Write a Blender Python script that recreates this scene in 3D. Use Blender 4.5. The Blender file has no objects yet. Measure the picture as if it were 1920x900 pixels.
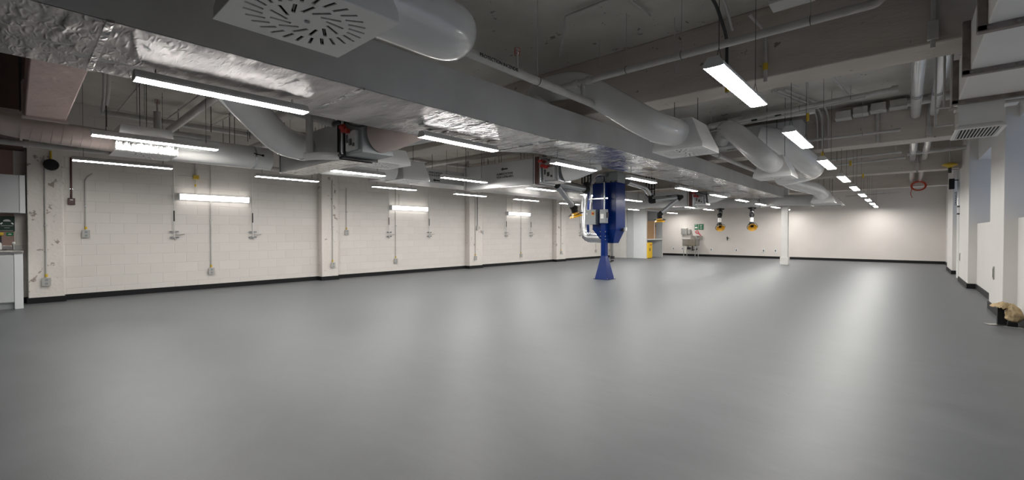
import bpy, bmesh, math, random
from mathutils import Vector, Matrix
random.seed(7)
R = math.radians
SC = bpy.context.scene
COL = SC.collection
# ------------------------------------------------------------------ camera
cd = bpy.data.cameras.new('camera'); cam = bpy.data.objects.new('camera', cd); COL.objects.link(cam)
cd.sensor_width = 36.0; cd.lens = 830.0/1920*36.0; cd.clip_start = 0.05; cd.clip_end = 200
cam.location = (0, 0, 1.2); cam.rotation_euler = (R(90-0.80), 0, R(41.75))
SC.camera = cam
# ------------------------------------------------------------------ world / exposure
w = bpy.data.worlds.new('sky'); SC.world = w; w.use_nodes = True
bg = w.node_tree.nodes['Background']; bg.inputs[0].default_value = (0.58, 0.73, 1.0, 1); bg.inputs[1].default_value = 0.16
SC.view_settings.view_transform = 'Standard'; SC.view_settings.look = 'None'
SC.view_settings.gamma = 1; SC.view_settings.use_curve_mapping = False
SC.view_settings.exposure = 2.15
LIGHT = 19.0       # ceiling luminaire radiance
WLIGHT = 1.35       # wall luminaire radiance
# ------------------------------------------------------------------ materials
MATS = {}
def N(t, typ, **k):
    n = t.nodes.new(typ)
    for a, b in k.items(): setattr(n, a, b)
    return n
def mat(name, col, rough=0.5, metal=0.0, var=0.0, vscale=3.0, bump=0.0, bscale=40.0, emit=0, coat=0, stretch=None, spec=None):
    m = bpy.data.materials.new(name); m.use_nodes = True; t = m.node_tree; b = t.nodes['Principled BSDF']
    b.inputs['Base Color'].default_value = (*col, 1); b.inputs['Roughness'].default_value = rough
    b.inputs['Metallic'].default_value = metal; b.inputs['Coat Weight'].default_value = coat
    if spec is not None: b.inputs['Specular IOR Level'].default_value = spec
    tc = N(t, 'ShaderNodeTexCoord'); src = tc.outputs['Object']
    if stretch:
        mp = N(t, 'ShaderNodeMapping'); mp.inputs['Scale'].default_value = stretch
        t.links.new(src, mp.inputs[0]); src = mp.outputs[0]
    nz = N(t, 'ShaderNodeTexNoise'); nz.inputs['Scale'].default_value = vscale; nz.inputs['Detail'].default_value = 6
    t.links.new(src, nz.inputs['Vector'])
    cr = N(t, 'ShaderNodeValToRGB'); v = max(var, 0.03)
    cr.color_ramp.elements[0].position = 0.3; cr.color_ramp.elements[1].position = 0.7
    cr.color_ramp.elements[0].color = (*[c*(1-v) for c in col], 1); cr.color_ramp.elements[1].color = (*[min(1, c*(1+v*.6)) for c in col], 1)
    t.links.new(nz.outputs['Fac'], cr.inputs[0]); t.links.new(cr.outputs[0], b.inputs['Base Color'])
    if bump:
        n2 = N(t, 'ShaderNodeTexNoise'); n2.inputs['Scale'].default_value = bscale; n2.inputs['Detail'].default_value = 4
        t.links.new(src, n2.inputs['Vector'])
        bp = N(t, 'ShaderNodeBump'); bp.inputs['Strength'].default_value = bump; bp.inputs['Distance'].default_value = 0.02
        t.links.new(n2.outputs['Fac'], bp.inputs['Height']); t.links.new(bp.outputs[0], b.inputs['Normal'])
    if emit:
        b.inputs['Emission Color'].default_value = (1.0, 0.975, 0.93, 1); b.inputs['Emission Strength'].default_value = emit
    MATS[name] = m
    return m
def spots(m, col, scale=5, thr=0.71, amt=1.0, sharp=0.02):
    """chips and peeling paint: small patches of another colour"""
    t = m.node_tree; b = t.nodes['Principled BSDF']; tc = N(t, 'ShaderNodeTexCoord')
    nz = N(t, 'ShaderNodeTexNoise'); nz.inputs['Scale'].default_value = scale; nz.inputs['Detail'].default_value = 8; nz.inputs['Roughness'].default_value = .65
    t.links.new(tc.outputs['Object'], nz.inputs['Vector'])
    cr = N(t, 'ShaderNodeValToRGB'); cr.color_ramp.elements[0].position = thr; cr.color_ramp.elements[1].position = thr+sharp
    cr.color_ramp.elements[1].color = (amt, amt, amt, 1)
    t.links.new(nz.outputs['Fac'], cr.inputs[0])
    mx = N(t, 'ShaderNodeMixRGB'); mx.inputs[2].default_value = (*col, 1)
    old = b.inputs['Base Color'].links[0].from_socket
    t.links.new(cr.outputs[0], mx.inputs[0]); t.links.new(old, mx.inputs[1]); t.links.new(mx.outputs[0], b.inputs['Base Color'])
WH = mat('white_paint', (.66, .65, .63), .45)
WHG = mat('glossy_white_jacket', (.74, .735, .72), .16, coat=.6, var=.05)
PIPE = mat('painted_pipe', (.50, .485, .46), .4, var=.12, vscale=8)
CONC = mat('painted_concrete', (.55, .525, .48), .75, var=.14, vscale=1.7, bump=.25, bscale=30)
spots(CONC, (.12, .10, .08), 6, .645, .8)
BEAM = mat('beam_paint', (.56, .505, .455), .75, var=.16, vscale=1.5, bump=.3, bscale=25, stretch=(.5, 1, 2.5))
spots(BEAM, (.14, .11, .09), 9, .655, .8)
PILM = mat('chipped_pillar_paint', (.66, .62, .58), .6, var=.06, vscale=2, bump=.3, bscale=20)
spots(PILM, (.22, .17, .14), 6, .62, .8)
WALLP = mat('smooth_wall_paint', (.66, .62, .585), .5, var=.04, vscale=1.2)
WALLR = mat('right_wall_paint', (.66, .64, .615), .5, var=.04, vscale=1.2)
BLACK = mat('black_rubber', (.008, .008, .009), .55, spec=.25)
DARK = mat('dark_metal', (.03, .03, .032), .4)
BROWNW = mat('maroon_wall_and_shade', (.085, .042, .034), .6, var=.2)  # front wall colour; over the kitchenette it is shade put into colour
PINKW = mat('rose_wall_paint', (.33, .22, .19), .6, var=.1)
SIDE = mat('grey_duct_insulation', (.53, .53, .535), .42, var=.10, vscale=2.2, bump=.08, bscale=6)
GREYD = mat('grey_duct_paint', (.47, .47, .47), .38, var=.07, vscale=3, bump=.06, bscale=7)
BROWND = mat('brown_flange', (.20, .17, .15), .6, var=.3, vscale=14)
STEEL = mat('stainless_steel', (.50, .49, .47), .28, 1.0, var=.1, vscale=10)
GALV = mat('galvanised_steel', (.62, .63, .65), .25, 1.0, var=.15, vscale=12)
ALU = mat('brushed_aluminium', (.42, .43, .44), .35, .8)
BLUE = mat('cobalt_blue_enamel', (.0015, .020, .14), .26, var=.05, spec=.25)
YEL = mat('yellow_tape', (.62, .42, .03), .5)
YEL2 = mat('yellow_steel', (.78, .50, .02), .4)
ORG = mat('amber_plastic', (.70, .36, .02), .35)
RED = mat('red_valve_paint', (.42, .03, .02), .4)
MAROON = mat('maroon_conduit_paint', (.07, .02, .018), .4)
COPPER = mat('dark_copper_fins', (.10, .03, .02), .45, var=.7, vscale=60)
GREYB = mat('grey_enclosure', (.28, .30, .31), .45)
CAB = mat('grey_laminate', (.52, .54, .545), .45)
CABL = mat('light_grey_laminate', (.72, .74, .755), .45)
PLATE = mat('outlet_plate', (.40, .39, .37), .4)
PLW = mat('diffuser_white', (.84, .835, .82), .35)
COILD = mat('black_coil_fins', (.015, .010, .010), .5, var=.6, vscale=50)
CARD = mat('cardboard', (.42, .25, .12), .75, var=.1)
GREEN = mat('green_sign', (.005, .16, .06), .4)
DGREEN = mat('dark_green_sign', (.005, .03, .015), .4)
RED2 = mat('red_tag', (.75, .03, .05), .4)
WHT = mat('white_print', (.8, .8, .78), .5)
INK = mat('black_ink', (.01, .01, .01), .6)
CANVAS = mat('beige_canvas', (.50, .38, .22), .85, var=.3, vscale=14, bump=.5, bscale=30)
LINER = mat('dark_plenum_lining', (.02, .02, .02), .8)
PINKD = mat('pink_spiral_jacket', (.50, .415, .385), .42, var=.08, bump=.05)
CORDR = mat('orange_red_cord', (.45, .05, .01), .5)
GLOWM = mat('lamp_diffuser', (.9, .9, .9), .4, emit=LIGHT)
GLOWW = mat('wall_lamp_diffuser', (.9, .9, .9), .4, emit=WLIGHT)

def foil(name, col, tint_var, sx, sy, rough=.22, strength=.55):
    m = bpy.data.materials.new(name); m.use_nodes = True; t = m.node_tree; b = t.nodes['Principled BSDF']
    b.inputs['Metallic'].default_value = .9; b.inputs['Roughness'].default_value = rough
    tc = N(t, 'ShaderNodeTexCoord')
    mp = N(t, 'ShaderNodeMapping'); mp.inputs['Scale'].default_value = (sx, sy, 1)
    t.links.new(tc.outputs['Object'], mp.inputs[0])
    n1 = N(t, 'ShaderNodeTexNoise'); n1.inputs['Scale'].default_value = 1.3; n1.inputs['Detail'].default_value = 10; n1.inputs['Distortion'].default_value = 1.2
    n2 = N(t, 'ShaderNodeTexNoise'); n2.inputs['Scale'].default_value = 9; n2.inputs['Detail'].default_value = 6; n2.inputs['Distortion'].default_value = .6
    t.links.new(mp.outputs[0], n1.inputs['Vector']); t.links.new(mp.outputs[0], n2.inputs['Vector'])
    for q_ in (n1, n2):
        try: q_.noise_type = 'RIDGED_MULTIFRACTAL'; q_.normalize = True
        except Exception: pass
    ad = N(t, 'ShaderNodeMath', operation='MULTIPLY_ADD'); ad.inputs[1].default_value = .25
    t.links.new(n2.outputs['Fac'], ad.inputs[0]); t.links.new(n1.outputs['Fac'], ad.inputs[2])
    bp = N(t, 'ShaderNodeBump'); bp.inputs['Strength'].default_value = strength; bp.inputs['Distance'].default_value = .05
    t.links.new(ad.outputs[0], bp.inputs['Height']); t.links.new(bp.outputs[0], b.inputs['Normal'])
    n3 = N(t, 'ShaderNodeTexNoise'); n3.inputs['Scale'].default_value = 1.3; n3.inputs['Detail'].default_value = 5
    t.links.new(mp.outputs[0], n3.inputs['Vector'])
    cr = N(t, 'ShaderNodeValToRGB'); cr.color_ramp.elements[0].position = .38; cr.color_ramp.elements[1].position = .62
    cr.color_ramp.elements[0].color = (*[c*(1-tint_var) for c in col], 1); cr.color_ramp.elements[1].color = (*col, 1)
    t.links.new(n3.outputs['Fac'], cr.inputs[0]); t.links.new(cr.outputs[0], b.inputs['Base Color'])
    return m
FOIL = foil('silver_foil_facing', (.58, .58, .59), .32, 1.1, 3.2, .20, 1.0)
FOILP = foil('rose_foil_facing', (.74, .58, .55), .12, 1.5, 1.5, .5, .25)
FOILD = foil('dull_foil_facing', (.52, .50, .50), .38, 1.0, 3.2, .36, .75)

def floor_mat():
    m = bpy.data.materials.new('grey_epoxy_floor'); m.use_nodes = True; t = m.node_tree; b = t.nodes['Principled BSDF']
    tc = N(t, 'ShaderNodeTexCoord')
    mp = N(t, 'ShaderNodeMapping'); mp.inputs['Scale'].default_value = (.9, 1.9, 1); mp.inputs['Rotation'].default_value = (0, 0, R(15))
    t.links.new(tc.outputs['Object'], mp.inputs[0])
    n = N(t, 'ShaderNodeTexNoise'); n.inputs['Scale'].default_value = 1.6; n.inputs['Detail'].default_value = 9; n.inputs['Roughness'].default_value = .6; n.inputs['Distortion'].default_value = .8
    t.links.new(mp.outputs[0], n.inputs['Vector'])
    cr = N(t, 'ShaderNodeValToRGB'); cr.color_ramp.elements[0].position = .3; cr.color_ramp.elements[1].position = .72
    cr.color_ramp.elements[0].color = (.088, .094, .102, 1); cr.color_ramp.elements[1].color = (.122, .129, .138, 1)
    t.links.new(n.outputs['Fac'], cr.inputs[0])
    # dust specks
    v = N(t, 'ShaderNodeTexVoronoi'); v.inputs['Scale'].default_value = 2.4; t.links.new(tc.outputs['Object'], v.inputs['Vector'])
    c2 = N(t, 'ShaderNodeValToRGB'); c2.color_ramp.elements[0].position = .012; c2.color_ramp.elements[0].color = (1, 1, 1, 1); c2.color_ramp.elements[1].position = .018; c2.color_ramp.elements[1].color = (0, 0, 0, 1)
    t.links.new(v.outputs['Distance'], c2.inputs[0])
    mx = N(t, 'ShaderNodeMixRGB'); mx.inputs[2].default_value = (.05, .045, .04, 1)
    t.links.new(c2.outputs[0], mx.inputs[0]); t.links.new(cr.outputs[0], mx.inputs[1]); t.links.new(mx.outputs[0], b.inputs['Base Color'])
    rr = N(t, 'ShaderNodeMapRange'); rr.inputs['To Min'].default_value = .40; rr.inputs['To Max'].default_value = .56
    t.links.new(n.outputs['Fac'], rr.inputs['Value']); t.links.new(rr.outputs[0], b.inputs['Roughness'])
    n2 = N(t, 'ShaderNodeTexNoise'); n2.inputs['Scale'].default_value = 130; n2.inputs['Detail'].default_value = 2
    t.links.new(tc.outputs['Object'], n2.inputs['Vector'])
    n4 = N(t, 'ShaderNodeTexNoise'); n4.inputs['Scale'].default_value = 5; n4.inputs['Detail'].default_value = 4
    t.links.new(mp.outputs[0], n4.inputs['Vector'])
    ad = N(t, 'ShaderNodeMath', operation='MULTIPLY_ADD'); ad.inputs[1].default_value = 2.5
    t.links.new(n4.outputs['Fac'], ad.inputs[0]); t.links.new(n2.outputs['Fac'], ad.inputs[2])
    bp = N(t, 'ShaderNodeBump'); bp.inputs['Strength'].default_value = .12; bp.inputs['Distance'].default_value = .004
    t.links.new(ad.outputs[0], bp.inputs['Height']); t.links.new(bp.outputs[0], b.inputs['Normal'])
    b.inputs['Specular IOR Level'].default_value = .62
    return m
FLOORM = floor_mat()

def block_mat():
    m = bpy.data.materials.new('painted_concrete_block'); m.use_nodes = True; t = m.node_tree; b = t.nodes['Principled BSDF']
    tc = N(t, 'ShaderNodeTexCoord'); sp = N(t, 'ShaderNodeSeparateXYZ'); cb = N(t, 'ShaderNodeCombineXYZ')
    t.links.new(tc.outputs['Object'], sp.inputs[0]); t.links.new(sp.outputs['Y'], cb.inputs['X']); t.links.new(sp.outputs['Z'], cb.inputs['Y'])
    br = N(t, 'ShaderNodeTexBrick'); br.offset = .5; br.inputs['Scale'].default_value = 1
    br.inputs['Brick Width'].default_value = .4; br.inputs['Row Height'].default_value = .2; br.inputs['Mortar Size'].default_value = .005
    br.inputs['Mortar Smooth'].default_value = .6; br.inputs['Bias'].default_value = 0
    br.inputs['Color1'].default_value = (.655, .62, .585, 1); br.inputs['Color2'].default_value = (.625, .59, .555, 1); br.inputs['Mortar'].default_value = (.575, .54, .505, 1)
    t.links.new(cb.outputs[0], br.inputs['Vector'])
    t.links.new(br.outputs['Color'], b.inputs['Base Color']); b.inputs['Roughness'].default_value = .5
    nz = N(t, 'ShaderNodeTexNoise'); nz.inputs['Scale'].default_value = 60; t.links.new(tc.outputs['Object'], nz.inputs['Vector'])
    ml = N(t, 'ShaderNodeMath', operation='MULTIPLY_ADD'); ml.inputs[1].default_value = -1.0
    t.links.new(br.outputs['Fac'], ml.inputs[0])
    m3 = N(t, 'ShaderNodeMath', operation='MULTIPLY'); m3.inputs[1].default_value = .25; t.links.new(nz.outputs['Fac'], m3.inputs[0]); t.links.new(m3.outputs[0], ml.inputs[2])
    bp = N(t, 'ShaderNodeBump'); bp.inputs['Strength'].default_value = .5; bp.inputs['Distance'].default_value = .006
    t.links.new(ml.outputs[0], bp.inputs['Height']); t.links.new(bp.outputs[0], b.inputs['Normal'])
    return m
BLOCK = block_mat()
GLASS = bpy.data.materials.new('window_glass'); GLASS.use_nodes = True
_t = GLASS.node_tree; _t.nodes.clear(); _o = N(_t, 'ShaderNodeOutputMaterial'); _m = N(_t, 'ShaderNodeMixShader'); _m.inputs[0].default_value = .08
_a = N(_t, 'ShaderNodeBsdfTransparent'); _b = N(_t, 'ShaderNodeBsdfGlossy'); _b.inputs['Roughness'].default_value = .02
_t.links.new(_a.outputs[0], _m.inputs[1]); _t.links.new(_b.outputs[0], _m.inputs[2]); _t.links.new(_m.outputs[0], _o.inputs[0])

# ------------------------------------------------------------------ geometry helpers
SPLIT = {'hanger_rods': 'hanger_rod', 'foil_tape': 'foil_tape', 'clamp_band': 'clamp_band', 'steel_clamp': 'steel_clamp', 'pipe_coupling': 'pipe_coupling',
         'anchor_bolt': 'anchor_bolt', 'bracket_bolt': 'bracket_bolt', 'lifting_lug': 'lifting_lug', 'mast_bracket': 'mast_bracket', 'coupler_block': 'coupler_block',
         'receptacle': 'receptacle', 'pipe_section': 'pipe_section', 'white_edge': 'white_edge', 'sign_board': 'sign_board', 'panel_switches': 'panel_switch',
         'support_bars': 'support_bar', 'green_marker': 'green_marker', 'foot_plates': 'floor_plate', 'hanger_ring': 'hanger_ring', 'black_fitting': 'black_fitting', 'duct_seam': 'duct_seam'}
class MB:
    def __init__(s): s.v = []; s.f = []; s.m = []; s.parts = []
    def add(s, vs, fs, mi=0):
        b = len(s.v); f0 = len(s.f); s.v += [tuple(v) for v in vs]; s.f += [tuple(b+i for i in f) for f in fs]; s.m += [mi]*len(fs); s.parts.append((b, len(s.v), f0, len(s.f))); return s
    def box(s, x0, x1, y0, y1, z0, z1, mi=0):
        return s.add([(x0,y0,z0),(x1,y0,z0),(x1,y1,z0),(x0,y1,z0),(x0,y0,z1),(x1,y0,z1),(x1,y1,z1),(x0,y1,z1)],
                     [(0,3,2,1),(4,5,6,7),(0,1,5,4),(1,2,6,5),(2,3,7,6),(3,0,4,7)], mi)
    def obox(s, c, dx, dy, dz, M=None, mi=0):
        M = M or Matrix.Identity(3); c = Vector(c)
        P = [c+M@Vector((a*dx/2, b*dy/2, e*dz/2)) for e in (-1,1) for a, b in ((-1,-1),(1,-1),(1,1),(-1,1))]
        return s.add(P, [(0,3,2,1),(4,5,6,7),(0,1,5,4),(1,2,6,5),(2,3,7,6),(3,0,4,7)], mi)
    def hexa(s, lo, hi, mi=0):
        """lo, hi: four points each, same order"""
        return s.add(list(lo)+list(hi), [(0,3,2,1),(4,5,6,7),(0,1,5,4),(1,2,6,5),(2,3,7,6),(3,0,4,7)], mi)
    def tube(s, path, r, n=14, caps=True, mi=0):
        P = [Vector(p) for p in path]; k = len(P); rs = r if isinstance(r, (list, tuple)) else [r]*k
        T = []
        for i in range(k):
            a = (P[i]-P[i-1]).normalized() if i else None; b = (P[i+1]-P[i]).normalized() if i < k-1 else None
            t = (a+b) if a and b else (a or b)
            if t.length < 1e-6: t = b
            T.append(t.normalized())
        u = T[0].orthogonal().normalized(); ring = []
        for i in range(k):
            u = (u - T[i]*u.dot(T[i])).normalized(); v = T[i].cross(u)
            ring.append([P[i]+(u*math.cos(2*math.pi*j/n)+v*math.sin(2*math.pi*j/n))*rs[i] for j in range(n)])
        vs = [p for rg in ring for p in rg]; fs = []
        for i in range(k-1):
            for j in range(n): fs.append((i*n+j, i*n+(j+1) % n, (i+1)*n+(j+1) % n, (i+1)*n+j))
        if caps: fs += [tuple(reversed(range(n))), tuple(range((k-1)*n, k*n))]
        return s.add(vs, fs, mi)
    def cyl(s, p, q, r, n=14, mi=0): return s.tube([p, q], r, n, True, mi)
    def prism(s, poly, ext, mi=0):
        n = len(poly); e = Vector(ext); a = [Vector(p) for p in poly]
        return s.add(a+[p+e for p in a], [tuple(reversed(range(n))), tuple(range(n, 2*n))]+[(i, (i+1) % n, n+(i+1) % n, n+i) for i in range(n)], mi)
    def lathe(s, prof, c, n=20, axis='z', mi=0):
        vs = []; fs = []; k = len(prof)
        for r, z in prof:
            for j in range(n):
                a = 2*math.pi*j/n; q = (r*math.cos(a), r*math.sin(a), z)
                if axis == 'x': q = (q[2], q[0], q[1])
                if axis == 'y': q = (q[0], q[2], q[1])
                vs.append((c[0]+q[0], c[1]+q[1], c[2]+q[2]))
        for i in range(k-1):
            for j in range(n): fs.append((i*n+j, i*n+(j+1) % n, (i+1)*n+(j+1) % n, (i+1)*n+j))
        fs += [tuple(reversed(range(n))), tuple(range((k-1)*n, k*n))]
        return s.add(vs, fs, mi)
    def build(s, name, mats, parent=None, bevel=0, smooth=True, origin=None):
        if name in SPLIT and len(s.parts) > 1:
            o = None
            for (v0, v1, f0, f1) in s.parts:
                q = MB(); q.v = s.v[v0:v1]; q.f = [tuple(i-v0 for i in f) for f in s.f[f0:f1]]; q.m = s.m[f0:f1]; q.parts = [(0, 0, 0, 0)]
                o = q.build(SPLIT[name], mats, parent, bevel, smooth, origin)
            return o
        name = SPLIT.get(name, name)
        me = bpy.data.meshes.new(name)
        org = Vector(origin) if origin is not None else Vector((0, 0, 0))
        me.from_pydata([Vector(v)-org for v in s.v], [], s.f)
        for x in (mats if isinstance(mats, (list, tuple)) else [mats]): me.materials.append(x)
        me.polygons.foreach_set('material_index', s.m)
        bm = bmesh.new(); bm.from_mesh(me); bmesh.ops.recalc_face_normals(bm, faces=bm.faces); bm.to_mesh(me); bm.free()
        if smooth:
            me.shade_smooth(); me.set_sharp_from_angle(angle=R(35))
        o = bpy.data.objects.new(name, me); COL.objects.link(o); o.location = org
        if parent:
            o.parent = parent; o.location = org
        if bevel:
            b = o.modifiers.new('bevel', 'BEVEL'); b.width = bevel; b.segments = 2; b.limit_method = 'ANGLE'; b.angle_limit = R(50)
        return o
def fillet(pts, r, n=7):
    P = [Vector(p) for p in pts]; out = [P[0]]
    for i in range(1, len(P)-1):
        a = P[i-1]-P[i]; b = P[i+1]-P[i]; ra = min(r, a.length*.49, b.length*.49)
        p0 = P[i]+a.normalized()*ra; p1 = P[i]+b.normalized()*ra
        for k in range(n+1):
            t = k/n; out.append(p0*(1-t)**2+P[i]*2*t*(1-t)+p1*t*t)
    out.append(P[-1]); return out
def tag(o, label=None, cat=None, group=None, kind=None):
    if label: o['label'] = label
    if cat: o['category'] = cat
    if group: o['group'] = group
    if kind: o['kind'] = kind
    return o
def empty(name, loc, label=None, cat=None, group=None, rz=0):
    o = bpy.data.objects.new(name, None); COL.objects.link(o); o.location = loc; o.rotation_euler.z = rz
    o.empty_display_size = .1
    return tag(o, label, cat, group)
def copy_tree(o, parent=None):
    c = o.copy(); COL.objects.link(c); c.parent = parent
    for ch in list(o.children): copy_tree(ch, c)
    return c
def struct(name, mb, m, bevel=0): return tag(mb.build(name, m, bevel=bevel), kind='structure')
def text_mesh(name, lines, size, m, parent, loc, rot, align='LEFT', ext=.0015):
    cu = bpy.data.curves.new('tmp', 'FONT'); cu.body = lines; cu.size = size; cu.extrude = ext; cu.align_x = align; cu.resolution_u = 2; cu.offset = size*.012
    to = bpy.data.objects.new('tmp', cu); COL.objects.link(to)
    dg = bpy.context.evaluated_depsgraph_get(); me = bpy.data.meshes.new_from_object(to.evaluated_get(dg))
    bpy.data.objects.remove(to); bpy.data.curves.remove(cu); me.name = name; me.materials.clear(); me.materials.append(m)
    o = bpy.data.objects.new(name, me); COL.objects.link(o); o.parent = parent; o.location = loc; o.rotation_euler = rot
    return o
ORD = ['first', 'second', 'third', 'fourth', 'fifth', 'sixth', 'seventh', 'eighth', 'ninth', 'tenth', 'eleventh', 'twelfth']

# ================================================================== ROOM SHELL
XL, XR, YB, YF, ZC = -11.4, 1.135, 24.4, -4.6, 3.6
struct('floor', MB().box(XL-.6, 2.2, YF-.2, YB+.2, -.12, 0), FLOORM)
struct('ceiling', MB().box(XL-.6, 2.2, YF-.2, YB+.2, ZC, ZC+.15), CONC)
struct('wall_left', MB().box(XL-.2, XL, -.02, YB, 0, ZC), BLOCK)
struct('wall_back', MB().box(XL-.2, 2.0, YB, YB+.2, 0, ZC), WALLP)
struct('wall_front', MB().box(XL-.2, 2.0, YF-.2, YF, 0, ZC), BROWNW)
struct('wall_left_alcove', MB().box(XL-.2, XL, YF, -.02, 0, ZC), PINKW)
# added block over the kitchenette, its maroon standing in for unlit, red-cast ceiling
struct('wall_shade_stand_in', MB().box(XL, -7.6, -.9, .10, 2.62, ZC), BROWNW)
BY = [5.3, 10.48, 15.7, 20.9]
for i, y in enumerate(BY): struct('trim_%d' % (i+1), MB().box(XL, XR+.5, y, y+.46, 2.85, ZC), BEAM, .012)
# left pillars
PY = [(.13, .57), (5.22, 5.66), (10.36, 10.98), (15.42, 16.10), (20.55, 21.1)]
for i, (a, b) in enumerate(PY): struct('wall_left_pillar_%d' % (i+1), MB().box(XL, -11.2, a, b, 0, ZC if i else 2.8), PILM, .012)
# right wall: thick lower wall, pillars, window recesses with glass
RP = [(5.3, 6.3), (9.15, 10.5), (13.9, 16.1), (18.5, 20.65)]
lowm = MB().box(XR, XR+.35, YF, YB, 0, 1.42)
struct('wall_right', lowm, WALLR)
struct('wall_right_head', MB().box(XR, 2.0, YF, YB, 2.80, ZC), WALLR)
pm = MB()
for a, b in RP: pm.box(1.0, 1.60, a, b, 0, ZC)
pm.box(XR, 1.6, YF, .6, 1.42, 2.8).box(XR, 1.6, 23.6, YB, 1.42, 2.8)
struct('wall_right_pillars', pm, WALLR, .006)
struct('wall_right_outer', MB().box(1.53, 1.75, YF, YB, 0, 1.44), WALLR)
NI = [(.6, 5.3), (6.3, 9.15), (10.5, 13.9), (16.1, 18.5), (20.65, 23.6)]
for i, (a, b) in enumerate(NI):
    wnd = MB()
    x0, x1 = 1.55, 1.60
    wnd.box(x0, x1, a, b, 1.42, 1.48).box(x0, x1, a, b, 2.74, 2.80).box(x0, x1, a, a+.05, 1.48, 2.74).box(x0, x1, b-.05, b, 1.48, 2.74)
    k = max(1, round((b-a)/1.2))
    for j in range(1, k): yy = a+(b-a)*j/k; wnd.box(x0, x1, yy-.02, yy+.02, 1.48, 2.74)
    f = struct('window_%d' % (i+1), wnd, WH)
    MB().box(1.572, 1.578, a+.04, b-.04, 1.47, 2.75).build('pane', GLASS, f)
# baseboards
bb = MB(); last = -.02
for a, b in PY[:4]:
    bb.box(XL, XL+.018, last, a, 0, .10); bb.box(XL, -11.182, a-.018, b+.018, 0, .10); last = b
bb.box(XL, XL+.018, last, 20.3, 0, .10)
struct('baseboard_left', bb, BLACK, .003)
struct('baseboard_back', MB().box(XL, XR, YB-.018, YB, 0, .11), BLACK, .003)
bb = MB(); last = YF
for a, b in RP:
    bb.box(XR-.018, XR, last, a, 0, .11); bb.box(.982, XR, a-.018, b+.018, 0, .11); last = b
bb.box(XR-.018, XR, last, YB, 0, .11)
struct('baseboard_right', bb, BLACK, .003)

# ================================================================== CEILING LUMINAIRES
L_LEN, L_STEP = 1.2, 2.485
def make_light():
    root = empty('ceiling_light', (0, 0, 0))
    h = MB()
    prof = [(-.064, 0), (-.064, .018), (-.032, .062), (.032, .062), (.064, .018), (.064, 0)]
    h.prism([(x, 0, z) for x, z in prof], (0, L_LEN, 0)); h.build('housing', WH, root)
    d = MB(); pr = [(-.062, 0), (-.060, -.004), (-.040, -.006), (.040, -.006), (.060, -.004), (.062, 0)]
    d.prism([(x, .004, z) for x, z in pr], (0, L_LEN-.008, 0)); d.build('diffuser', GLOWM, root)
    for y in (-.004, L_LEN-.002):
        e = MB(); e.prism([(x*1.04, y, z) for x, z in [(-.062, .018), (-.032, .062), (.032, .062), (.062, .018), (.062, -.003), (.04, -.007), (-.04, -.007), (-.062, -.003)]], (0, .006, 0)); e.build('end_cap', WH, root)
    return root
LP = make_light(); LPused = [False]
def place_light(x, y, z, top, row, k):
    if LPused[0]: o = copy_tree(LP)
    else: o = LP; LPused[0] = True
    for ch in list(o.children):
        if ch.name.startswith('cable'): bpy.data.objects.remove(ch)
    o.location = (x, min(y, 22.55), z)
    lab = 'white tube light, %s from camera in row %s' % (ORD[k], row)
    tag(o, lab, 'ceiling light', 'ceiling lights ' + row)
    for yy in (.12, L_LEN-.12):
        c = MB().tube([(-.02, yy, .06), (0, yy, .16), (0, yy, max(top-z, .17))], .0025, 6); c.tube([(.02, yy, .06), (0, yy, .16)], .002, 6)
        c.build('cable', DARK, o)
rows = {'r0': 'nearest right wall', 'r1': 'under foil duct edge', 'r2': 'left of foil duct', 'r3': 'beside block wall'}
# ================================================================== MAIN DUCT
mroot = empty('main_duct', (-3.93, 9, 2.6), 'very wide grey rectangular duct with crinkled foil underside crossing the room', 'duct')
def local(mb, root):
    off = Vector(root.location); mb.v = [tuple(Vector(v)-off) for v in mb.v]; return mb
def part(mb, name, m, root, bevel=0):
    return local(mb, root).build(name, m, root, bevel)
DX0, DX1 = -4.47, -3.36
segs = [(-4.5, 2.395, 2.83), (4.62, 2.395, 2.83), (5.62, 2.50, 2.84), (10.2, 2.52, 2.84), (18.65, 2.52, 2.84)]
bt = MB()
nx, rnd = 10, random.Random(3)
ys = []
y = -4.5
while y < 18.65: ys.append(y); y += .22
ys.append(18.65)
def zbot(y):
    for (a, za, _), (b, zb, _) in zip(segs, segs[1:]):
        if a <= y <= b: return za+(zb-za)*(y-a)/(b-a)
    return segs[-1][1]
vs = []; fs = []
for j, y in enumerate(ys):
    for i in range(nx+1):
        x = DX0+(DX1-DX0)*i/nx
        edge = i in (0, nx) or j in (0, len(ys)-1)
        vs.append((x, y+(0 if edge else rnd.uniform(-.05, .05)), zbot(y)+(0 if edge else rnd.uniform(-.010, .006))))
for j in range(len(ys)-1):
    for i in range(nx):
        a = j*(nx+1)+i; fs.append((a, a+nx+1, a+nx+2, a+1))
jn = next(j for j, y in enumerate(ys) if y > 2.7)
bt.add(vs, fs[:jn*nx], 0); bt.add(vs, fs[jn*nx:], 1)
part(bt, 'foil_underside', [FOILD, FOIL], mroot)
sd = MB()
for (a, za, ta), (b, zb, tb) in zip(segs, segs[1:]):
    sd.hexa([(DX0, a, za+.004), (DX1, a, za+.004), (DX1, b, zb+.004), (DX0, b, zb+.004)], [(DX0, a, ta), (DX1, a, ta), (DX1, b, tb), (DX0, b, tb)])
part(sd, 'duct_body', SIDE, mroot)
st = MB()
for y in (-1.2, .35, 1.9, 3.35, 4.62, 5.62, 7.2, 9.0, 11.0, 13.0, 15, 17): st.box(DX0-.003, DX1+.003, y, y+.035, zbot(y)-.006, zbot(y)+.010)
part(st, 'foil_tape', FOIL, mroot)
st = MB()
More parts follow.
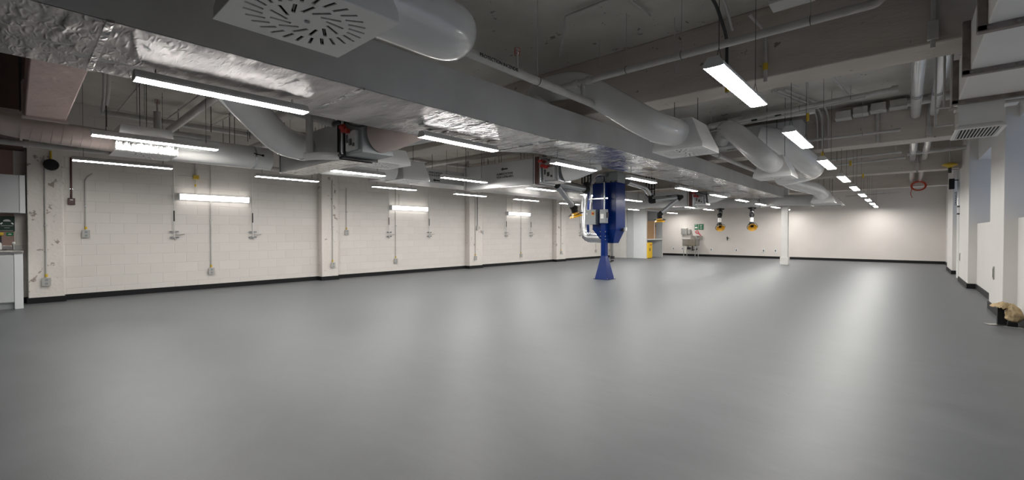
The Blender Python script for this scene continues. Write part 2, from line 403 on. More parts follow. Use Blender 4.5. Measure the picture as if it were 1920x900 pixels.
for y in (2.3, 6.6, 9.8, 13.4, 16.8):
    st.cyl((DX0-.03, y, 2.86), (DX0-.03, y, ZC), .006, 6)
part(st, 'hanger_rods', DARK, mroot)

# ================================================================== SWIRL DIFFUSERS
def swirl_mesh():
    pl = MB().box(-.30, .30, -.30, .30, 0, .006).build('face_plate', PLW, smooth=False)
    cut = MB(); bl = MB()
    def slot(mb, rc, ang, ln, wd, tw, z0, z1, tilt=0):
        M = Matrix.Rotation(ang, 3, 'Z')@Matrix.Translation((0, 0, 0)).to_3x3()
        c = M@Vector((rc, 0, (z0+z1)/2)); Mt = Matrix.Rotation(ang+tw, 3, 'Z')@Matrix.Rotation(tilt, 3, 'X')
        mb.obox(c, ln, wd, z1-z0, Mt)
    for k in range(26): slot(cut, .218, 2*math.pi*k/26, .078, .016, R(14), -.02, .03); slot(bl, .218, 2*math.pi*k/26, .076, .0012, R(14), .006, .022, R(20))
    for k in range(13): slot(cut, .118, 2*math.pi*k/13+.1, .088, .017, R(34), -.02, .03); slot(bl, .118, 2*math.pi*k/13+.1, .086, .0012, R(34), .006, .022, R(20))
    co = cut.build('cut', WH)
    md = pl.modifiers.new('b', 'BOOLEAN'); md.operation = 'DIFFERENCE'; md.object = co; md.solver = 'EXACT'
    dg = bpy.context.evaluated_depsgraph_get(); me = bpy.data.meshes.new_from_object(pl.evaluated_get(dg)); me.name = 'face_plate'; me.shade_flat()
    bpy.data.objects.remove(pl); bpy.data.objects.remove(co)
    b = bl.build('vanes', WH); bme = b.data; bpy.data.objects.remove(b)
    return me, bme
PLM, VAM = swirl_mesh()
def diffuser(x, y, z, label, boxh=.37, taper=.14, flip=False, hang=2.85, boxm=None, foilside=False):
    """x,y = centre, z = plate height"""
    r = empty('swirl_diffuser', (x, y, z), label, 'air diffuser')
    p = bpy.data.objects.new('face_plate', PLM); COL.objects.link(p); p.parent = r
    v = bpy.data.objects.new('vanes', VAM); COL.objects.link(v); v.parent = r
    cp = MB().lathe([(.012, -.004), (.012, .0)], (0, 0, 0), 12); cp.build('centre_screw', GREYB, r)
    lin = MB().box(-.27, .27, -.27, .27, .036, .040); lin.build('dark_lining', LINER, r)
    pb = MB()
    a, t = .298, .298-taper
    pb.add([(-a,-a,.006),(a,-a,.006),(a,a,.006),(-a,a,.006),(-a,-a,.05),(a,-a,.05),(a,a,.05),(-a,a,.05),(-t,-.25,boxh),(t,-.25,boxh),(t,.25,boxh),(-t,.25,boxh)],
           [(0,1,5,4),(1,2,6,5),(2,3,7,6),(3,0,4,7),(4,5,9,8),(5,6,10,9),(6,7,11,10),(7,4,8,11),(8,9,10,11)])
    pb.build('plenum', boxm or WHG, r, .006)
    hg = MB()
    for sx in (-1, 1): hg.cyl((sx*t*.9, 0, boxh-.01), (sx*t*.9, 0, hang-z), .004, 6)
    hg.build('hanger_rods', DARK, r)
    return r
def branch(name, pts, r, bend, m, label, cat='duct', group=None, bands=(), n=26, start_collar=False):
    o0 = Vector(pts[0]); t = empty(name, o0, label, cat, group)
    part(MB().tube(fillet(pts, bend, 12), r, n), 'duct_tube', m, t)
    if bands:
        b = MB()
        for p, q in bands: b.cyl(p, q, r+.006, n)
        part(b, 'clamp_band', GALV, t)
    return t
G2 = 'swirl diffusers beside the wide foil duct'
diffuser(-2.085, .91, 2.185, 'large swirl diffuser with white plate at the top left corner, nearest the camera', hang=ZC)
branch('branch_duct', [(-2.08, 1.02, 2.415), (-2.08, 1.84, 2.415), (-2.60, 1.98, 2.80), (-3.0, 1.95, 3.10), (-3.8, 1.95, 3.10), (-3.8, 1.95, 2.86)], .175, .26, WHG,
       'glossy white round duct curving up from the nearest swirl diffuser')
diffuser(-2.05, 5.52, 2.20, 'swirl diffuser with white side panel under the first ceiling beam', hang=2.85)
branch('branch_duct', [(-3.75, 4.72, 2.84), (-3.75, 4.72, 3.12), (-3.15, 4.78, 3.12), (-2.17, 4.84, 2.42), (-2.06, 5.35, 2.40)], .17, .22, WHG,
       'glossy white round duct dropping over the foil duct just before the first beam')
diffuser(-1.765, 9.04, 2.19, 'swirl diffuser between first and second beams right of the foil duct', hang=ZC)
branch('branch_duct', [(-2.9, 9.86, 3.2), (-2.55, 8.95, 3.18), (-2.3, 8.62, 3.0), (-1.80, 8.36, 2.46), (-1.765, 8.8, 2.42)], .175, .2, WHG,
       'glossy white round duct dropping over the foil duct between first and second beams')
diffuser(-1.93, 16.6, 2.15, 'small far swirl diffuser near the white column', hang=ZC)
branch('branch_duct', [(-2.75, 13.4, 3.05), (-2.45, 14.2, 2.62), (-2.0, 15.6, 2.52), (-1.93, 16.5, 2.38)], .18, .3, WHG,
       'glossy white curved duct feeding the far diffuser near the white column')
branch('branch_duct', [(-2.2, 9.86, 3.12), (-1.85, 9.9, 3.02), (-1.52, 10.5, 2.64), (-1.5, 11.6, 2.60), (-2.3, 12.6, 2.60)], .215, .45, WHG,
       'thick glossy grey duct sweeping under the second beam behind a light')
# white label on that far assembly: second far diffuser box
rd = empty('air_duct', (-2.0, 18.9, 2.30), 'flat white duct end hanging right of the white column', 'duct')
part(MB().hexa([(-2.55,18.5,2.18),(-1.6,18.5,2.18),(-1.6,19.2,2.18),(-2.55,19.2,2.18)], [(-2.5,18.6,2.45),(-1.8,18.6,2.45),(-1.8,19.1,2.45),(-2.5,19.1,2.45)]), 'plenum', WHG, rd, .01)
part(MB().box(-2.45,-1.7,18.6,19.1,2.172,2.18), 'grille', GREYB, rd)
part(MB().cyl((-2.2,18.85,2.44),(-2.2,18.85,ZC),.006,6).cyl((-1.95,18.85,2.44),(-1.95,18.85,ZC),.006,6), 'hanger_rods', DARK, rd)

# long round duct across the far end
rd = empty('round_duct', (-5, 19.3, 2.40), 'long pale round duct running crosswise before the back wall', 'duct')
part(MB().tube([(-8.0, 19.35, 2.44), (-3.9, 19.35, 2.44), (-3.6, 19.2, 2.46), (-2.5, 19.0, 2.40)], .2, 24), 'duct_tube', GREYD, rd)
part(MB().cyl((-6.9, 19.35, 2.44), (-6.86, 19.35, 2.44), .208, 24).cyl((-4.3, 19.35, 2.44), (-4.26, 19.35, 2.44), .208, 24), 'clamp_band', GALV, rd)
part(MB().box(-4.9, -4.62, 19.142, 19.146, 2.42, 2.45), 'flow_arrow', INK, rd)
part(MB().cyl((-7.2,19.35,2.6),(-7.2,19.35,ZC),.006,6).cyl((-4.8,19.35,2.6),(-4.8,19.35,ZC),.006,6), 'hanger_rods', DARK, rd)

# ================================================================== LIGHT ROWS
for k in range(9): place_light(-.96, .57+L_STEP*(k+1), 2.30, ZC, rows['r0'], k)
for k in range(10): place_light(-4.10, .57+L_STEP*k, 2.30, zbot(.57+L_STEP*k) if k < 8 else ZC, rows['r1'], k)
for k in range(9):
    z = 2.30 if k != 1 else 2.20
    place_light(-6.78, .57+L_STEP*k, z, 3.55, rows['r2'], k)
for k in range(10):
    if k == 8: continue
    place_light(-9.30, .57+L_STEP*k, 2.30, 3.55, rows['r3'], k if k < 8 else 8)

# ================================================================== LEFT SIDE DUCTS
# insulated rose duct branch
b1 = empty('rectangular_duct', (-5.6, .23, 2.55), 'rose-tinted foil duct branch above the kitchenette end', 'duct')
part(MB().box(-6.75, DX0, .07, .37, 2.405, 2.75), 'duct_body', FOILP, b1, .012)
part(MB().box(-6.78, -6.72, .05, .39, 2.385, 2.77), 'end_flange', PINKD, b1)
part(MB().cyl((-6.5,.04,2.4),(-6.5,.04,ZC),.005,6).cyl((-5.2,.04,2.4),(-5.2,.04,ZC),.005,6), 'hanger_rods', DARK, b1)
# spiral duct to left diffuser
sp = empty('spiral_duct', (-7.2, 0, 2.33), 'pinkish spiral-seamed round duct at the left edge above the sink cabinet', 'duct')
part(MB().tube(fillet([(-7.1, -1.6, 2.72), (-7.30, .02, 2.37), (-7.30, .84, 2.335)], .3, 10), .128, 28), 'duct_tube', PINKD, sp)
b = MB()
for k in range(9): yy = .13+k*.08; b.tube([(-7.30+.130*math.cos(a), yy+.015*math.sin(a), 2.362-(yy-.1)*.035+.130*math.sin(a)) for a in [2*math.pi*i/24 for i in range(25)]], .0022, 5, False)
part(b, 'spiral_seam', PINKD, sp)
b = MB().cyl((-7.30, .045, 2.366), (-7.30, .065, 2.365), .137, 28)
part(b, 'joint_band', PINKD, sp)
part(MB().cyl((-7.30, .3, 2.49), (-7.30, .3, ZC), .006, 6), 'hanger_rods', DARK, sp)
diffuser(-7.32, 1.10, 2.20, 'swirl diffuser with foil-wrapped sides above the left tube lights', boxh=.33, taper=.05, hang=ZC, boxm=WHG)
fs_ = empty('foil_wrap', (-7.01, 1.1, 2.25), 'crinkled silver foil wrap on the side of the left swirl diffuser', 'foil wrap')
part(MB().box(-7.018, -7.010, .80, 1.40, 2.205, 2.31), 'foil_sheet', foil('bright_foil', (.8, .8, .8), .1, 6, 6, .15, .9), fs_)
branch('round_duct', [(-7.30, 1.38, 2.34), (-7.30, 2.6, 2.34)], .165, .1, WHG, 'white round duct joining the left diffuser to the first terminal box', bands=[((-7.30, 2.35, 2.34), (-7.30, 2.375, 2.34))])
# white channel along the wall
pc = empty('wall_duct_channel', (-9.6, 1.2, 2.515), 'long white painted channel running above the left wall tube lights', 'pipe')
part(MB().cyl((-9.6, -.75, 2.515), (-9.6, 3.9, 2.515), .045, 14), 'channel_pipe', PIPE, pc)
part(MB().cyl((-9.6, .08, 2.515), (-9.6, .14, 2.515), .06, 14).cyl((-9.6, 3.86, 2.515), (-9.6, 3.92, 2.515), .055, 14), 'pipe_coupling', PIPE, pc)
part(MB().cyl((-9.6, .5, 2.55), (-9.6, .5, ZC), .006, 6).cyl((-9.6, 2.8, 2.55), (-9.6, 2.8, ZC), .006, 6), 'hanger_rods', DARK, pc)
# flat bracket with holes
# wall-side grey duct
branch('elbow_duct', [(-6.35, 2.72, 2.42), (-6.2, 2.35, 2.42), (-5.75, 1.62, 2.86), (-5.2, 1.35, 2.95), (-4.7, 1.3, 2.95)], .19, .35, WHG,
       'thick grey elbow duct bending up beside the first terminal box',
       bands=[((-6.33, 2.70, 2.42), (-6.30, 2.64, 2.42))])

def vav(y, idx, where, label_txt, xend, zl=2.18, zh=2.66, pos=None):
    """air terminal box: inlet tube from the main duct, control box, coil, lined plenum running towards the left wall"""
    r = empty('terminal_box', (-5.3, y, zl), 'air terminal box with dark coil, %s' % where, 'terminal box')
    part(MB().tube([(DX0+.04, y+.60, 2.60), (-4.60, y+.50, 2.55), (-4.80, y+.30, 2.46), (-5.0, y+.24, 2.43)], [.17, .19, .215, .21], 26), 'inlet_tube', PINKD if idx == 0 else WHG, r)
    part(MB().box(-5.42, -4.98, y, y+.44, zl+.02, zh-.04), 'control_box', GALV if idx else GREYB, r, .006)
    part(MB().box(-5.52, -5.40, y-.03, y+.445, zl, zh), 'heating_coil', COILD if idx == 0 else COPPER, r)
    part(MB().box(-5.405, -5.385, y-.04, y+.46, zl-.01, zh+.01).box(-5.535, -5.52, y-.04, y+.46, zl-.01, zh+.01), 'coil_frame', DARK if idx == 0 else GREYD, r)
    vb = MB().box(-5.30, -5.06, y-.05, y-.001, zl+.06, zl+.30); part(vb, 'actuator_panel', GREYD, r, .004)
    vb = MB().box(-5.27, -5.24, y-.058, y-.05, zl+.16, zl+.26).box(-5.2, -5.15, y-.062, y-.05, zl+.12, zl+.2).box(-5.12, -5.08, y-.058, y-.05, zl+.1, zl+.14); part(vb, 'panel_switches', DARK, r)
    v = MB(); v.cyl((-5.36, y-.06, zl+.03), (-5.36, y-.06, zh-.02), .016, 10); part(v, 'riser_pipe', GALV, r)
    v = MB(); v.cyl((-5.40, y-.06, zh-.10), (-5.32, y-.06, zh-.10), .03, 10).obox((-5.30, y-.07, zl+.33), .08, .05, .06).obox((-5.22, y-.07, zl+.30), .07, .05, .05).cyl((-5.33, y-.06, zl+.36), (-5.2, y-.06, zl+.30), .014, 8); part(v, 'red_valve', RED, r)
    v = MB(); v.tube(fillet([(-5.24, y-.05, zh-.06), (-5.12, y-.1, zh-.12), (-4.98, y-.04, zh-.16), (-4.9, y+.02, zh-.14)], .04), .012, 8).cyl((-5.30, y-.06, zh), (-5.22, y-.06, zh), .03, 10); part(v, 'black_hose', DARK, r)
    v = MB()
    v.box(xend, -5.53, y, y+.45, zl, zh)
    part(v, 'lined_plenum', GREYD, r, .01)
    v = MB().box(xend+.01, -5.54, y+.01, y+.44, zl-.004, zl); part(v, 'foil_underside', FOIL, r)
    if label_txt:
        tx, sz = pos
        text_mesh('lettering', label_txt, sz, INK, r, (tx+5.3, -.004, .26+.0), (R(90), 0, 0))
        a = MB(); ax = tx+5.3+sz*3.4; az = .26+sz*1.9
        a.prism([(ax-.09, -.006, az), (ax-.03, -.006, az+.035), (ax-.03, -.006, az+.014), (ax+.10, -.006, az+.014), (ax+.10, -.006, az-.014), (ax-.03, -.006, az-.014), (ax-.03, -.006, az-.035)], (0, .005, 0))
        a.build('flow_arrow', INK, r)
    v = MB()
    for xx in (-5.58, xend+.08): v.cyl((xx, y-.012, zl), (xx, y-.012, ZC), .005, 6)
    part(v, 'hanger_rods', DARK, r)
    return r
vav(2.83, 0, 'nearest, right of elbow duct', None, -7.55)
vav(6.9, 1, 'middle one with large ALIMENTATION lettering', 'ALIMENTATION\nVCA-1-3796-NO1', -7.65, 2.19, 2.72, (-6.60, .064))
vav(15.2, 2, 'far one beyond the blue dust collector', 'ALIMENTATION\nVCA-1-3798-NO1', -9.6, 2.14, 2.66, (-6.45, .064))
# white pipes feeding coil 1
wp = empty('heating_pipe', (-5.8, 2.6, 2.5), 'white insulated pipes standing in front of the first terminal box', 'pipe')
part(MB().cyl((-6.10, 2.42, 2.83), (-5.52, 2.74, 2.62), .055, 14), 'upper_pipe', PIPE, wp)
part(MB().cyl((-5.80, 2.55, 2.20), (-5.80, 2.55, 2.95), .045, 14), 'vertical_pipe', PIPE, wp)
part(MB().tube(fillet([(-5.80, 2.5, 2.20), (-5.62, 2.6, 2.20), (-5.50, 2.80, 2.21)], .08), .05, 14), 'lower_pipe', WHG, wp)
part(MB().cyl((-5.49, 2.79, 2.21), (-5.36, 2.76, 2.21), .022, 10).cyl((-5.53, 2.74, 2.62), (-5.38, 2.77, 2.62), .03, 10), 'black_fitting', DARK, wp)
def damper_lever(x, y, z, label):
    t = empty('damper_lever', (x, y, z), label, 'lever')
    part(MB().obox((x, y, z), .02, .03, .03).cyl((x+.01, y-.02, z), (x+.04, y-.13, z+.012), .008, 8), 'handle', BLACK, t)
    part(MB().cyl((x-.06, y, z), (x+.01, y, z), .012, 10), 'pivot', GALV, t)
damper_lever(-6.17, 2.60, 2.40, 'black damper lever on the thick elbow duct')
damper_lever(-7.14, 2.45, 2.36, 'black damper lever on the round duct leaving the left swirl diffuser')
diffuser(-5.78, 3.60, 2.205, 'square swirl diffuser flush beneath the first terminal box', boxh=.22, taper=.05, hang=ZC)
# tube and diffuser beside VAV 1
branch('round_duct', [(-7.1, 3.28, 2.34), (-7.1, 4.65, 2.36)], .17, .1, WHG, 'white round duct behind the second tube light, ending at a swirl diffuser')
diffuser(-7.14, 5.0, 2.20, 'swirl diffuser with pale trapezoid sides beyond the first terminal box', boxh=.36, taper=.10, hang=ZC)
branch('elbow_duct', [(-4.46, 3.75, 2.60), (-5.0, 3.75, 2.60), (-5.8, 3.75, 2.62), (-6.5, 3.7, 2.60), (-7.0, 3.7, 2.50)], .15, .4, GREYD, 'pale duct sweeping from the foil duct towards the second diffuser')
# exhaust duct along the left side
ex = empty('exhaust_duct', (-8.7, 12, 2.4), 'long flat duct lettered EVACUATION running beside the left wall', 'duct')
part(MB().box(-9.15, -8.3, 5.35, 15.1, 2.40, 2.72), 'duct_body', GREYD, ex, .01)
text_mesh('lettering', 'EVACUATION\nVCA-5-S-797-22', .064, INK, ex, (.404, -5.60, .215), (R(90), 0, R(90)))
a = MB(); ay = 6.60
a.prism([(-8.297, ay-.09, 2.46), (-8.297, ay-.02, 2.495), (-8.297, ay-.02, 2.475), (-8.297, ay+.12, 2.475), (-8.297, ay+.12, 2.445), (-8.297, ay-.02, 2.445), (-8.297, ay-.02, 2.425)], (.003, 0, 0)); part(a, 'flow_arrow', INK, ex)
v = MB()
for yy in (6, 9.2, 13): v.cyl((-9.17, yy, 2.4), (-9.17, yy, ZC), .005, 6)
part(v, 'hanger_rods', DARK, ex)
fd = empty('foil_duct', (-7.5, 12, 2.38), 'broad foil-bottomed duct between the blue dust collector and the left wall', 'duct')
part(MB().box(-8.28, -7.05, 7.5, 15.1, 2.37, 2.62), 'duct_body', GREYD, fd, .01)
part(MB().box(-8.27, -7.06, 7.51, 15.09, 2.362, 2.37), 'foil_underside', FOIL, fd)
v = MB()
for yy in (8.2, 11, 14.5): v.cyl((-7.03, yy, 2.4), (-7.03, yy, ZC), .005, 6)
part(v, 'hanger_rods', DARK, fd)

# ================================================================== SPRINKLER AND CONDUIT NETWORK
def pipe(name, pts, r, label, m=PIPE, bend=.08, coup=(), rods=(), n=12, cat='pipe', lettering=None, group=None):
    t = empty(name, pts[0], label, cat, group)
    part(MB().tube(fillet(pts, bend), r, n), 'pipe_run', m, t)
    for p, q in coup: part(MB().cyl(p, q, r*1.35, n), 'coupling', m, t)
    if rods:
        b = MB()
        for x, y, z in rods:
            b.cyl((x, y, z), (x, y, ZC), .004, 6)
        part(b, 'hanger_rods', PIPE, t)
        b = MB()
        for x, y, z in rods:
            b.tube([(x+(r+.004)*math.cos(a)*ux, y+(r+.004)*math.cos(a)*uy, z+(r+.004)*math.sin(a)) for a in [2*math.pi*i/14 for i in range(15)] for ux, uy in [((1, 0) if abs(pts[-1][1]-pts[0][1]) > abs(pts[-1][0]-pts[0][0]) else (0, 1))]], .003, 5, False)
        part(b, 'hanger_ring', DARK, t)
    return t
sp_ = pipe('sprinkler_pipe', [(-2.86, -4.4, 2.775), (-2.86, 18.5, 2.775)], .043, 'thick white sprinkler pipe with black lettering along the wide foil duct',
     coup=[((-2.86, 4.95, 2.775), (-2.86, 5.06, 2.775)), ((-2.86, 9.4, 2.775), (-2.86, 9.5, 2.775)), ((-2.86, 14, 2.775), (-2.86, 14.1, 2.775))], rods=[(-2.86, 3.6, 2.775), (-2.86, 4.84, 2.775), (-2.86, 9.0, 2.775), (-2.86, 12.5, 2.775)])
text_mesh('lettering', 'PROTECTION INCENDIE', .047, INK, sp_, (.0435, 7.13, -.012), (R(90), 0, R(90)), ext=.001)
pipe('sprinkler_pipe', [(-3.3, 4.45, 2.985), (-.17, 4.45, 2.985), (-.17, 4.45, 3.55)], .036, 'white pipe crossing in front of the first beam to an elbow', bend=.05,
     coup=[((-2.98, 4.45, 2.985), (-2.92, 4.45, 2.985)), ((-2.80, 4.45, 2.985), (-2.74, 4.45, 2.985)), ((-.17, 4.45, 3.0), (-.17, 4.45, 3.10))], rods=[(-2.3, 4.45, 2.985), (-1.7, 4.45, 2.985), (-.62, 4.45, 2.985)])
pipe('pipe_riser', [(-2.86, 4.45, 2.79), (-2.86, 4.45, 2.975)], .022, 'short white riser with clamp joining the two sprinkler pipes', coup=[((-2.86, 4.45, 2.90), (-2.86, 4.45, 2.93))])
pipe('conduit', [(-3.3, 4.6, 3.45), (-2.8, 4.0, 3.45), (-2.8, 4.0, 3.56), (-2.1, 4.0, 3.56), (-2.1, 4.6, 3.56)], .013, 'thin white conduit zigzagging across the ceiling over the sprinkler pipe', bend=.03)
# sprinkler head with cage
def sprinkler(x, y, z0, label, up=True, ceil=None):
    r = empty('sprinkler', (x, y, z0), label, 'sprinkler')
    s = 1 if up else -1
    MB().cyl((0, 0, 0), (0, 0, s*.14), .012, 10).build('stem', PIPE, r)
    MB().lathe([(.01, s*.14), (.018, s*.155), (.006, s*.17), (.022, s*.185), (.022, s*.188)] if up else [(.022, -.188), (.022, -.185), (.006, -.17), (.018, -.155), (.01, -.14)], (0, 0, 0), 12).build('nozzle', STEEL, r)
    c = MB()
    for k in range(4):
        a = k*math.pi/2; c.cyl((.03*math.cos(a), .03*math.sin(a), s*.14), (.03*math.cos(a), .03*math.sin(a), s*.20), .002, 5)
    for h in (.14, .17, .20): c.tube([(.03*math.cos(a), .03*math.sin(a), s*h) for a in [2*math.pi*i/12 for i in range(13)]], .002, 5, False)
    c.build('guard_cage', RED, r)
    return r
sprinkler(-2.86, 3.28, 2.81, 'caged sprinkler head standing on the lettered sprinkler pipe')
# conduits on the face of the first beam
def face_conduit(x, ys_, z0, z1, label, r=.018, tape=None, box=None, kick=None):
    t = empty('conduit', (x, ys_, z1), label, 'conduit')
    pts = [(x, ys_, z0), (x, ys_, z1)]
    if kick: pts = [(x, ys_, z0)] + [(x, ys_, z1-.12), (x+kick[0], ys_+kick[1], z1)]
    part(MB().tube(fillet(pts, .08), r, 10), 'pipe_run', PIPE, t)
    if tape: part(MB().cyl((x, ys_, tape-.035), (x, ys_, tape+.035), r*1.35, 10), 'yellow_tape', YEL, t)
    if box: part(MB().box(x-.036, x+.036, ys_-.03, ys_+.02, box-.06, box+.10), 'junction_box', PIPE, t, .004)
    return t
face_conduit(.15, 5.275, 2.80, 3.58, 'grey conduit with box down the first beam beside the ceiling duct', box=2.93)
face_conduit(-1.13, 5.275, 2.80, 3.45, 'conduit with yellow tape down the first beam left of a light', tape=2.96, kick=(-.1, -.25))
face_conduit(-1.50, 5.25, 2.75, 3.58, 'dark flexible conduit with yellow connector above the nearest right light', r=.016, tape=2.80)
pipe('cable_tray', [(-1.35, 2.2, 3.52), (-1.45, 4.7, 3.5), (-1.49, 5.2, 3.35), (-1.50, 5.235, 2.9)], .016, 'black cable bundle clipped to ceiling dropping over the first beam', m=DARK, bend=.12)
pipe('conduit', [(-1.25, 2.2, 3.52), (-1.37, 4.7, 3.5), (-1.43, 5.18, 3.40)], .014, 'white conduit beside the black cable bundle on the ceiling', bend=.1)
def jbox(x0, x1, y0, y1, z0, z1, label, group=None):
    t = empty('junction_box', ((x0+x1)/2, (y0+y1)/2, z0), label, 'junction box', group)
    part(MB().box(x0, x1, y0, y1, z0+.03, z1), 'box_body', PIPE, t, .005)
    part(MB().box(x0-.008, x1+.008, y0-.008, y1+.008, z0, z0+.03), 'cover_lid', WH, t, .004)
    return t
jbox(-.99, -.66, 4.75, 4.95, 3.36, 3.5, 'long white junction box high on the ceiling in front of first beam')
jbox(-.55, -.28, 4.80, 5.0, 3.40, 3.54, 'white junction box at the top edge right of the hanging strut')
for i, (a, b, z) in enumerate([(-1.02, -.79, 3.33), (-.76, -.55, 3.36), (-.51, -.30, 3.38), (-.25, -.02, 3.39)]):
    jbox(a, b, 10.22, 10.42, z, z+.15, 'white junction box on the second beam, %s from the left of four' % ORD[i], 'junction boxes on the second beam')
# drain pipes under the ceiling on the right
for nm, x, r in (('left', .09, .072), ('right', .32, .068)):
    t = empty('drain_pipe', (x, 8, 3.3), 'glossy grey drain pipe with steel clamps near the ceiling duct, %s of the pair' % nm, 'pipe', 'drain pipes near the ceiling duct')
    m = MB().cyl((x, 5.78, 3.36), (x, 10.46, 3.28), r, 18).cyl((x, 10.95, 3.26), (x, 15.68, 3.18), r, 18).cyl((x, 16.18, 3.17), (x, 20.88, 3.08), r, 18)
    part(m, 'pipe_section', WHG, t)
    c = MB()
    for yy, zz in ((6.25, 3.352), (6.33, 3.351), (8.95, 3.305), (9.05, 3.304), (11.6, 3.25), (11.7, 3.249)): c.cyl((x, yy, zz), (x, yy+.03, zz), r+.008, 18)
    part(c, 'steel_clamp', GALV, t)
# pipes across the bays
pipe('sprinkler_pipe', [(-2.9, 9.0, 3.30), (-.14, 9.0, 3.42)], .040, 'white pipe crossing between the first and second beams near the ceiling', coup=[((-.2, 9, 3.418), (-.12, 9, 3.42))], rods=[(-1.4, 9.0, 3.36), (-.7, 9, 3.39)])
pipe('conduit', [(-2.9, 8.75, 3.12), (-.5, 8.75, 3.31)], .012, 'thin white conduit just below the pipe between first and second beams')
pipe('conduit', [(-2.6, 9.15, 3.40), (-.3, 9.15, 3.46)], .012, 'thin grey conduit just above the pipe between first and second beams')
pipe('sprinkler_pipe', [(-2.9, 10.2, 2.99), (-.10, 10.2, 3.00)], .024, 'slim white pipe in front of the second beam', coup=[((-.16, 10.2, 3.0), (-.10, 10.2, 3.0))], rods=[(-.62, 10.2, 3.0), (-1.2, 10.2, 3.0)])
pipe('sprinkler_pipe', [(-2.0, 14.5, 3.15), (-.12, 14.5, 3.22)], .030, 'white pipe between second and third beams, upper one', coup=[((-.22, 14.5, 3.217), (-.12, 14.5, 3.22))], rods=[(-1.2, 14.5, 3.18)])
pipe('sprinkler_pipe', [(-2.0, 14.9, 3.05), (-.05, 14.9, 3.12)], .026, 'white pipe between second and third beams, lower one', coup=[((-.16, 14.9, 3.117), (-.06, 14.9, 3.12))])
pipe('sprinkler_pipe', [(-1.9, 17.2, 2.95), (-.1, 17.2, 3.02)], .02, 'thin white pipe beyond the third beam', rods=[(-1.2, 17.2, 2.97), (-.6, 17.2, 3.0)])
pipe('sprinkler_pipe', [(-1.9, 22.6, 2.73), (-.2, 22.6, 2.78)], .02, 'thin white pipe in front of the back wall', rods=[(-1.2, 22.6, 2.75), (-.7, 22.6, 2.76)])
pipe('conduit', [(-.02, 9.6, 3.30), (1.0, 9.6, 3.34)], .05, 'short wide white pipe behind the drain pipes')
pipe('conduit', [(-.02, 14.6, 3.16), (1.0, 14.6, 3.2)], .045, 'short white pipe beyond the second beam near the right wall')
for i, (x, y) in enumerate([(-1.33, 10.44), (-1.25, 10.44), (-1.15, 10.44)]):
    pipe('conduit', [(x-.35, 8.3, 3.54), (x, 9.9, 3.54), (x, y, 3.45), (x, y, 2.84)], .016, 'conduit bent down the second beam, %s from left of three' % ORD[i], bend=.2, group='bent conduits on the second beam')
for i, x in enumerate((-.42, .26)):
    face_conduit(x, 10.45, 2.86, 3.58, 'vertical conduit on the second beam, %s of the drain pipes' % ('left' if i == 0 else 'right'), r=.022, box=2.95 if i else None)
face_conduit(.18, 15.67, 2.80, 3.58, 'vertical conduit on the third beam above the red cord', r=.02, box=2.95)
# ceiling trapeze strut with hooks, slanted bars
def bar(name, a, b, wd, label, m=PIPE, cat='strut'):
    t = empty(name, a, label, cat)
    part(MB().tube([a, b], wd, 4), 'bar', m, t); return t
bar('ceiling_strut', (-2.0, 6.5, 3.50), (-1.5, 7.9, 3.50), .02, 'slanted white strut on the ceiling just past the first beam')
bar('ceiling_strut', (-1.75, 6.3, 3.42), (-2.1, 7.2, 3.42), .02, 'crossed white strut on the ceiling beside the second swirl diffuser')
bar('ceiling_strut', (-.95, 6.2, 3.5), (-.75, 9.2, 3.5), .018, 'long white strut on the ceiling leading towards the junction boxes')
pipe('conduit', [(-1.6, 6.0, 3.3), (-1.3, 8.2, 3.5)], .014, 'conduit with yellow tape slanting under the ceiling past the first beam')
t = empty('cable_tray', (-1.95, 9.6, 3.1), 'long white cable tray with small green lamps above a right-side light', 'cable tray')
part(MB().box(-3.2, -1.25, 9.5, 9.64, 3.37, 3.44), 'tray', WH, t, .004)
part(MB().box(-2.27, -2.17, 9.495, 9.499, 3.375, 3.435).box(-1.87, -1.77, 9.495, 9.499, 3.375, 3.435), 'green_marker', DGREEN, t)
part(MB().cyl((-2.45, 9.56, 3.43), (-2.45, 9.56, ZC), .01, 8).cyl((-1.4, 9.56, 3.43), (-1.4, 9.56, ZC), .01, 8), 'hanger_rods', PIPE, t)
part(MB().tube(fillet([(-3.1, 9.56, 3.46), (-2.4, 9.56, 3.47), (-1.9, 9.58, 3.51), (-1.6, 9.6, 3.46)], .2), .018, 8), 'black_cable', DARK, t)
# grey flat duct behind tube 3
t = empty('flat_duct', (-2.2, 10, 2.9), 'broad grey flat duct behind the third white branch duct', 'duct')
part(MB().box(-3.3, -1.5, 9.85, 10.46, 3.01, 3.36), 'duct_body', GREYD, t, .01)
part(MB().cyl((-1.9,9.83,3.01),(-1.9,9.83,ZC),.005,6), 'hanger_rods', DARK, t)

# vertical drop rods and cords near right lights, spare drops with yellow plugs
for i, (x, y, z) in enumerate([(-1.17, 8.2, 2.95), (-1.2, 10.1, 2.62), (-.98, 12.7, 2.75), (-.9, 15.2, 2.7)]):
    t = empty('power_drop', (x, y, z), 'power drop with yellow connector in the right light row, %s from the camera' % ORD[i], 'power drop', 'power drops over the right light row')
    part(MB().cyl((x, y, z+.1), (x, y, ZC), .005, 8), 'rod', PIPE, t)
    part(MB().cyl((x, y, z), (x, y, z+.12), .022, 10), 'connector', YEL, t)
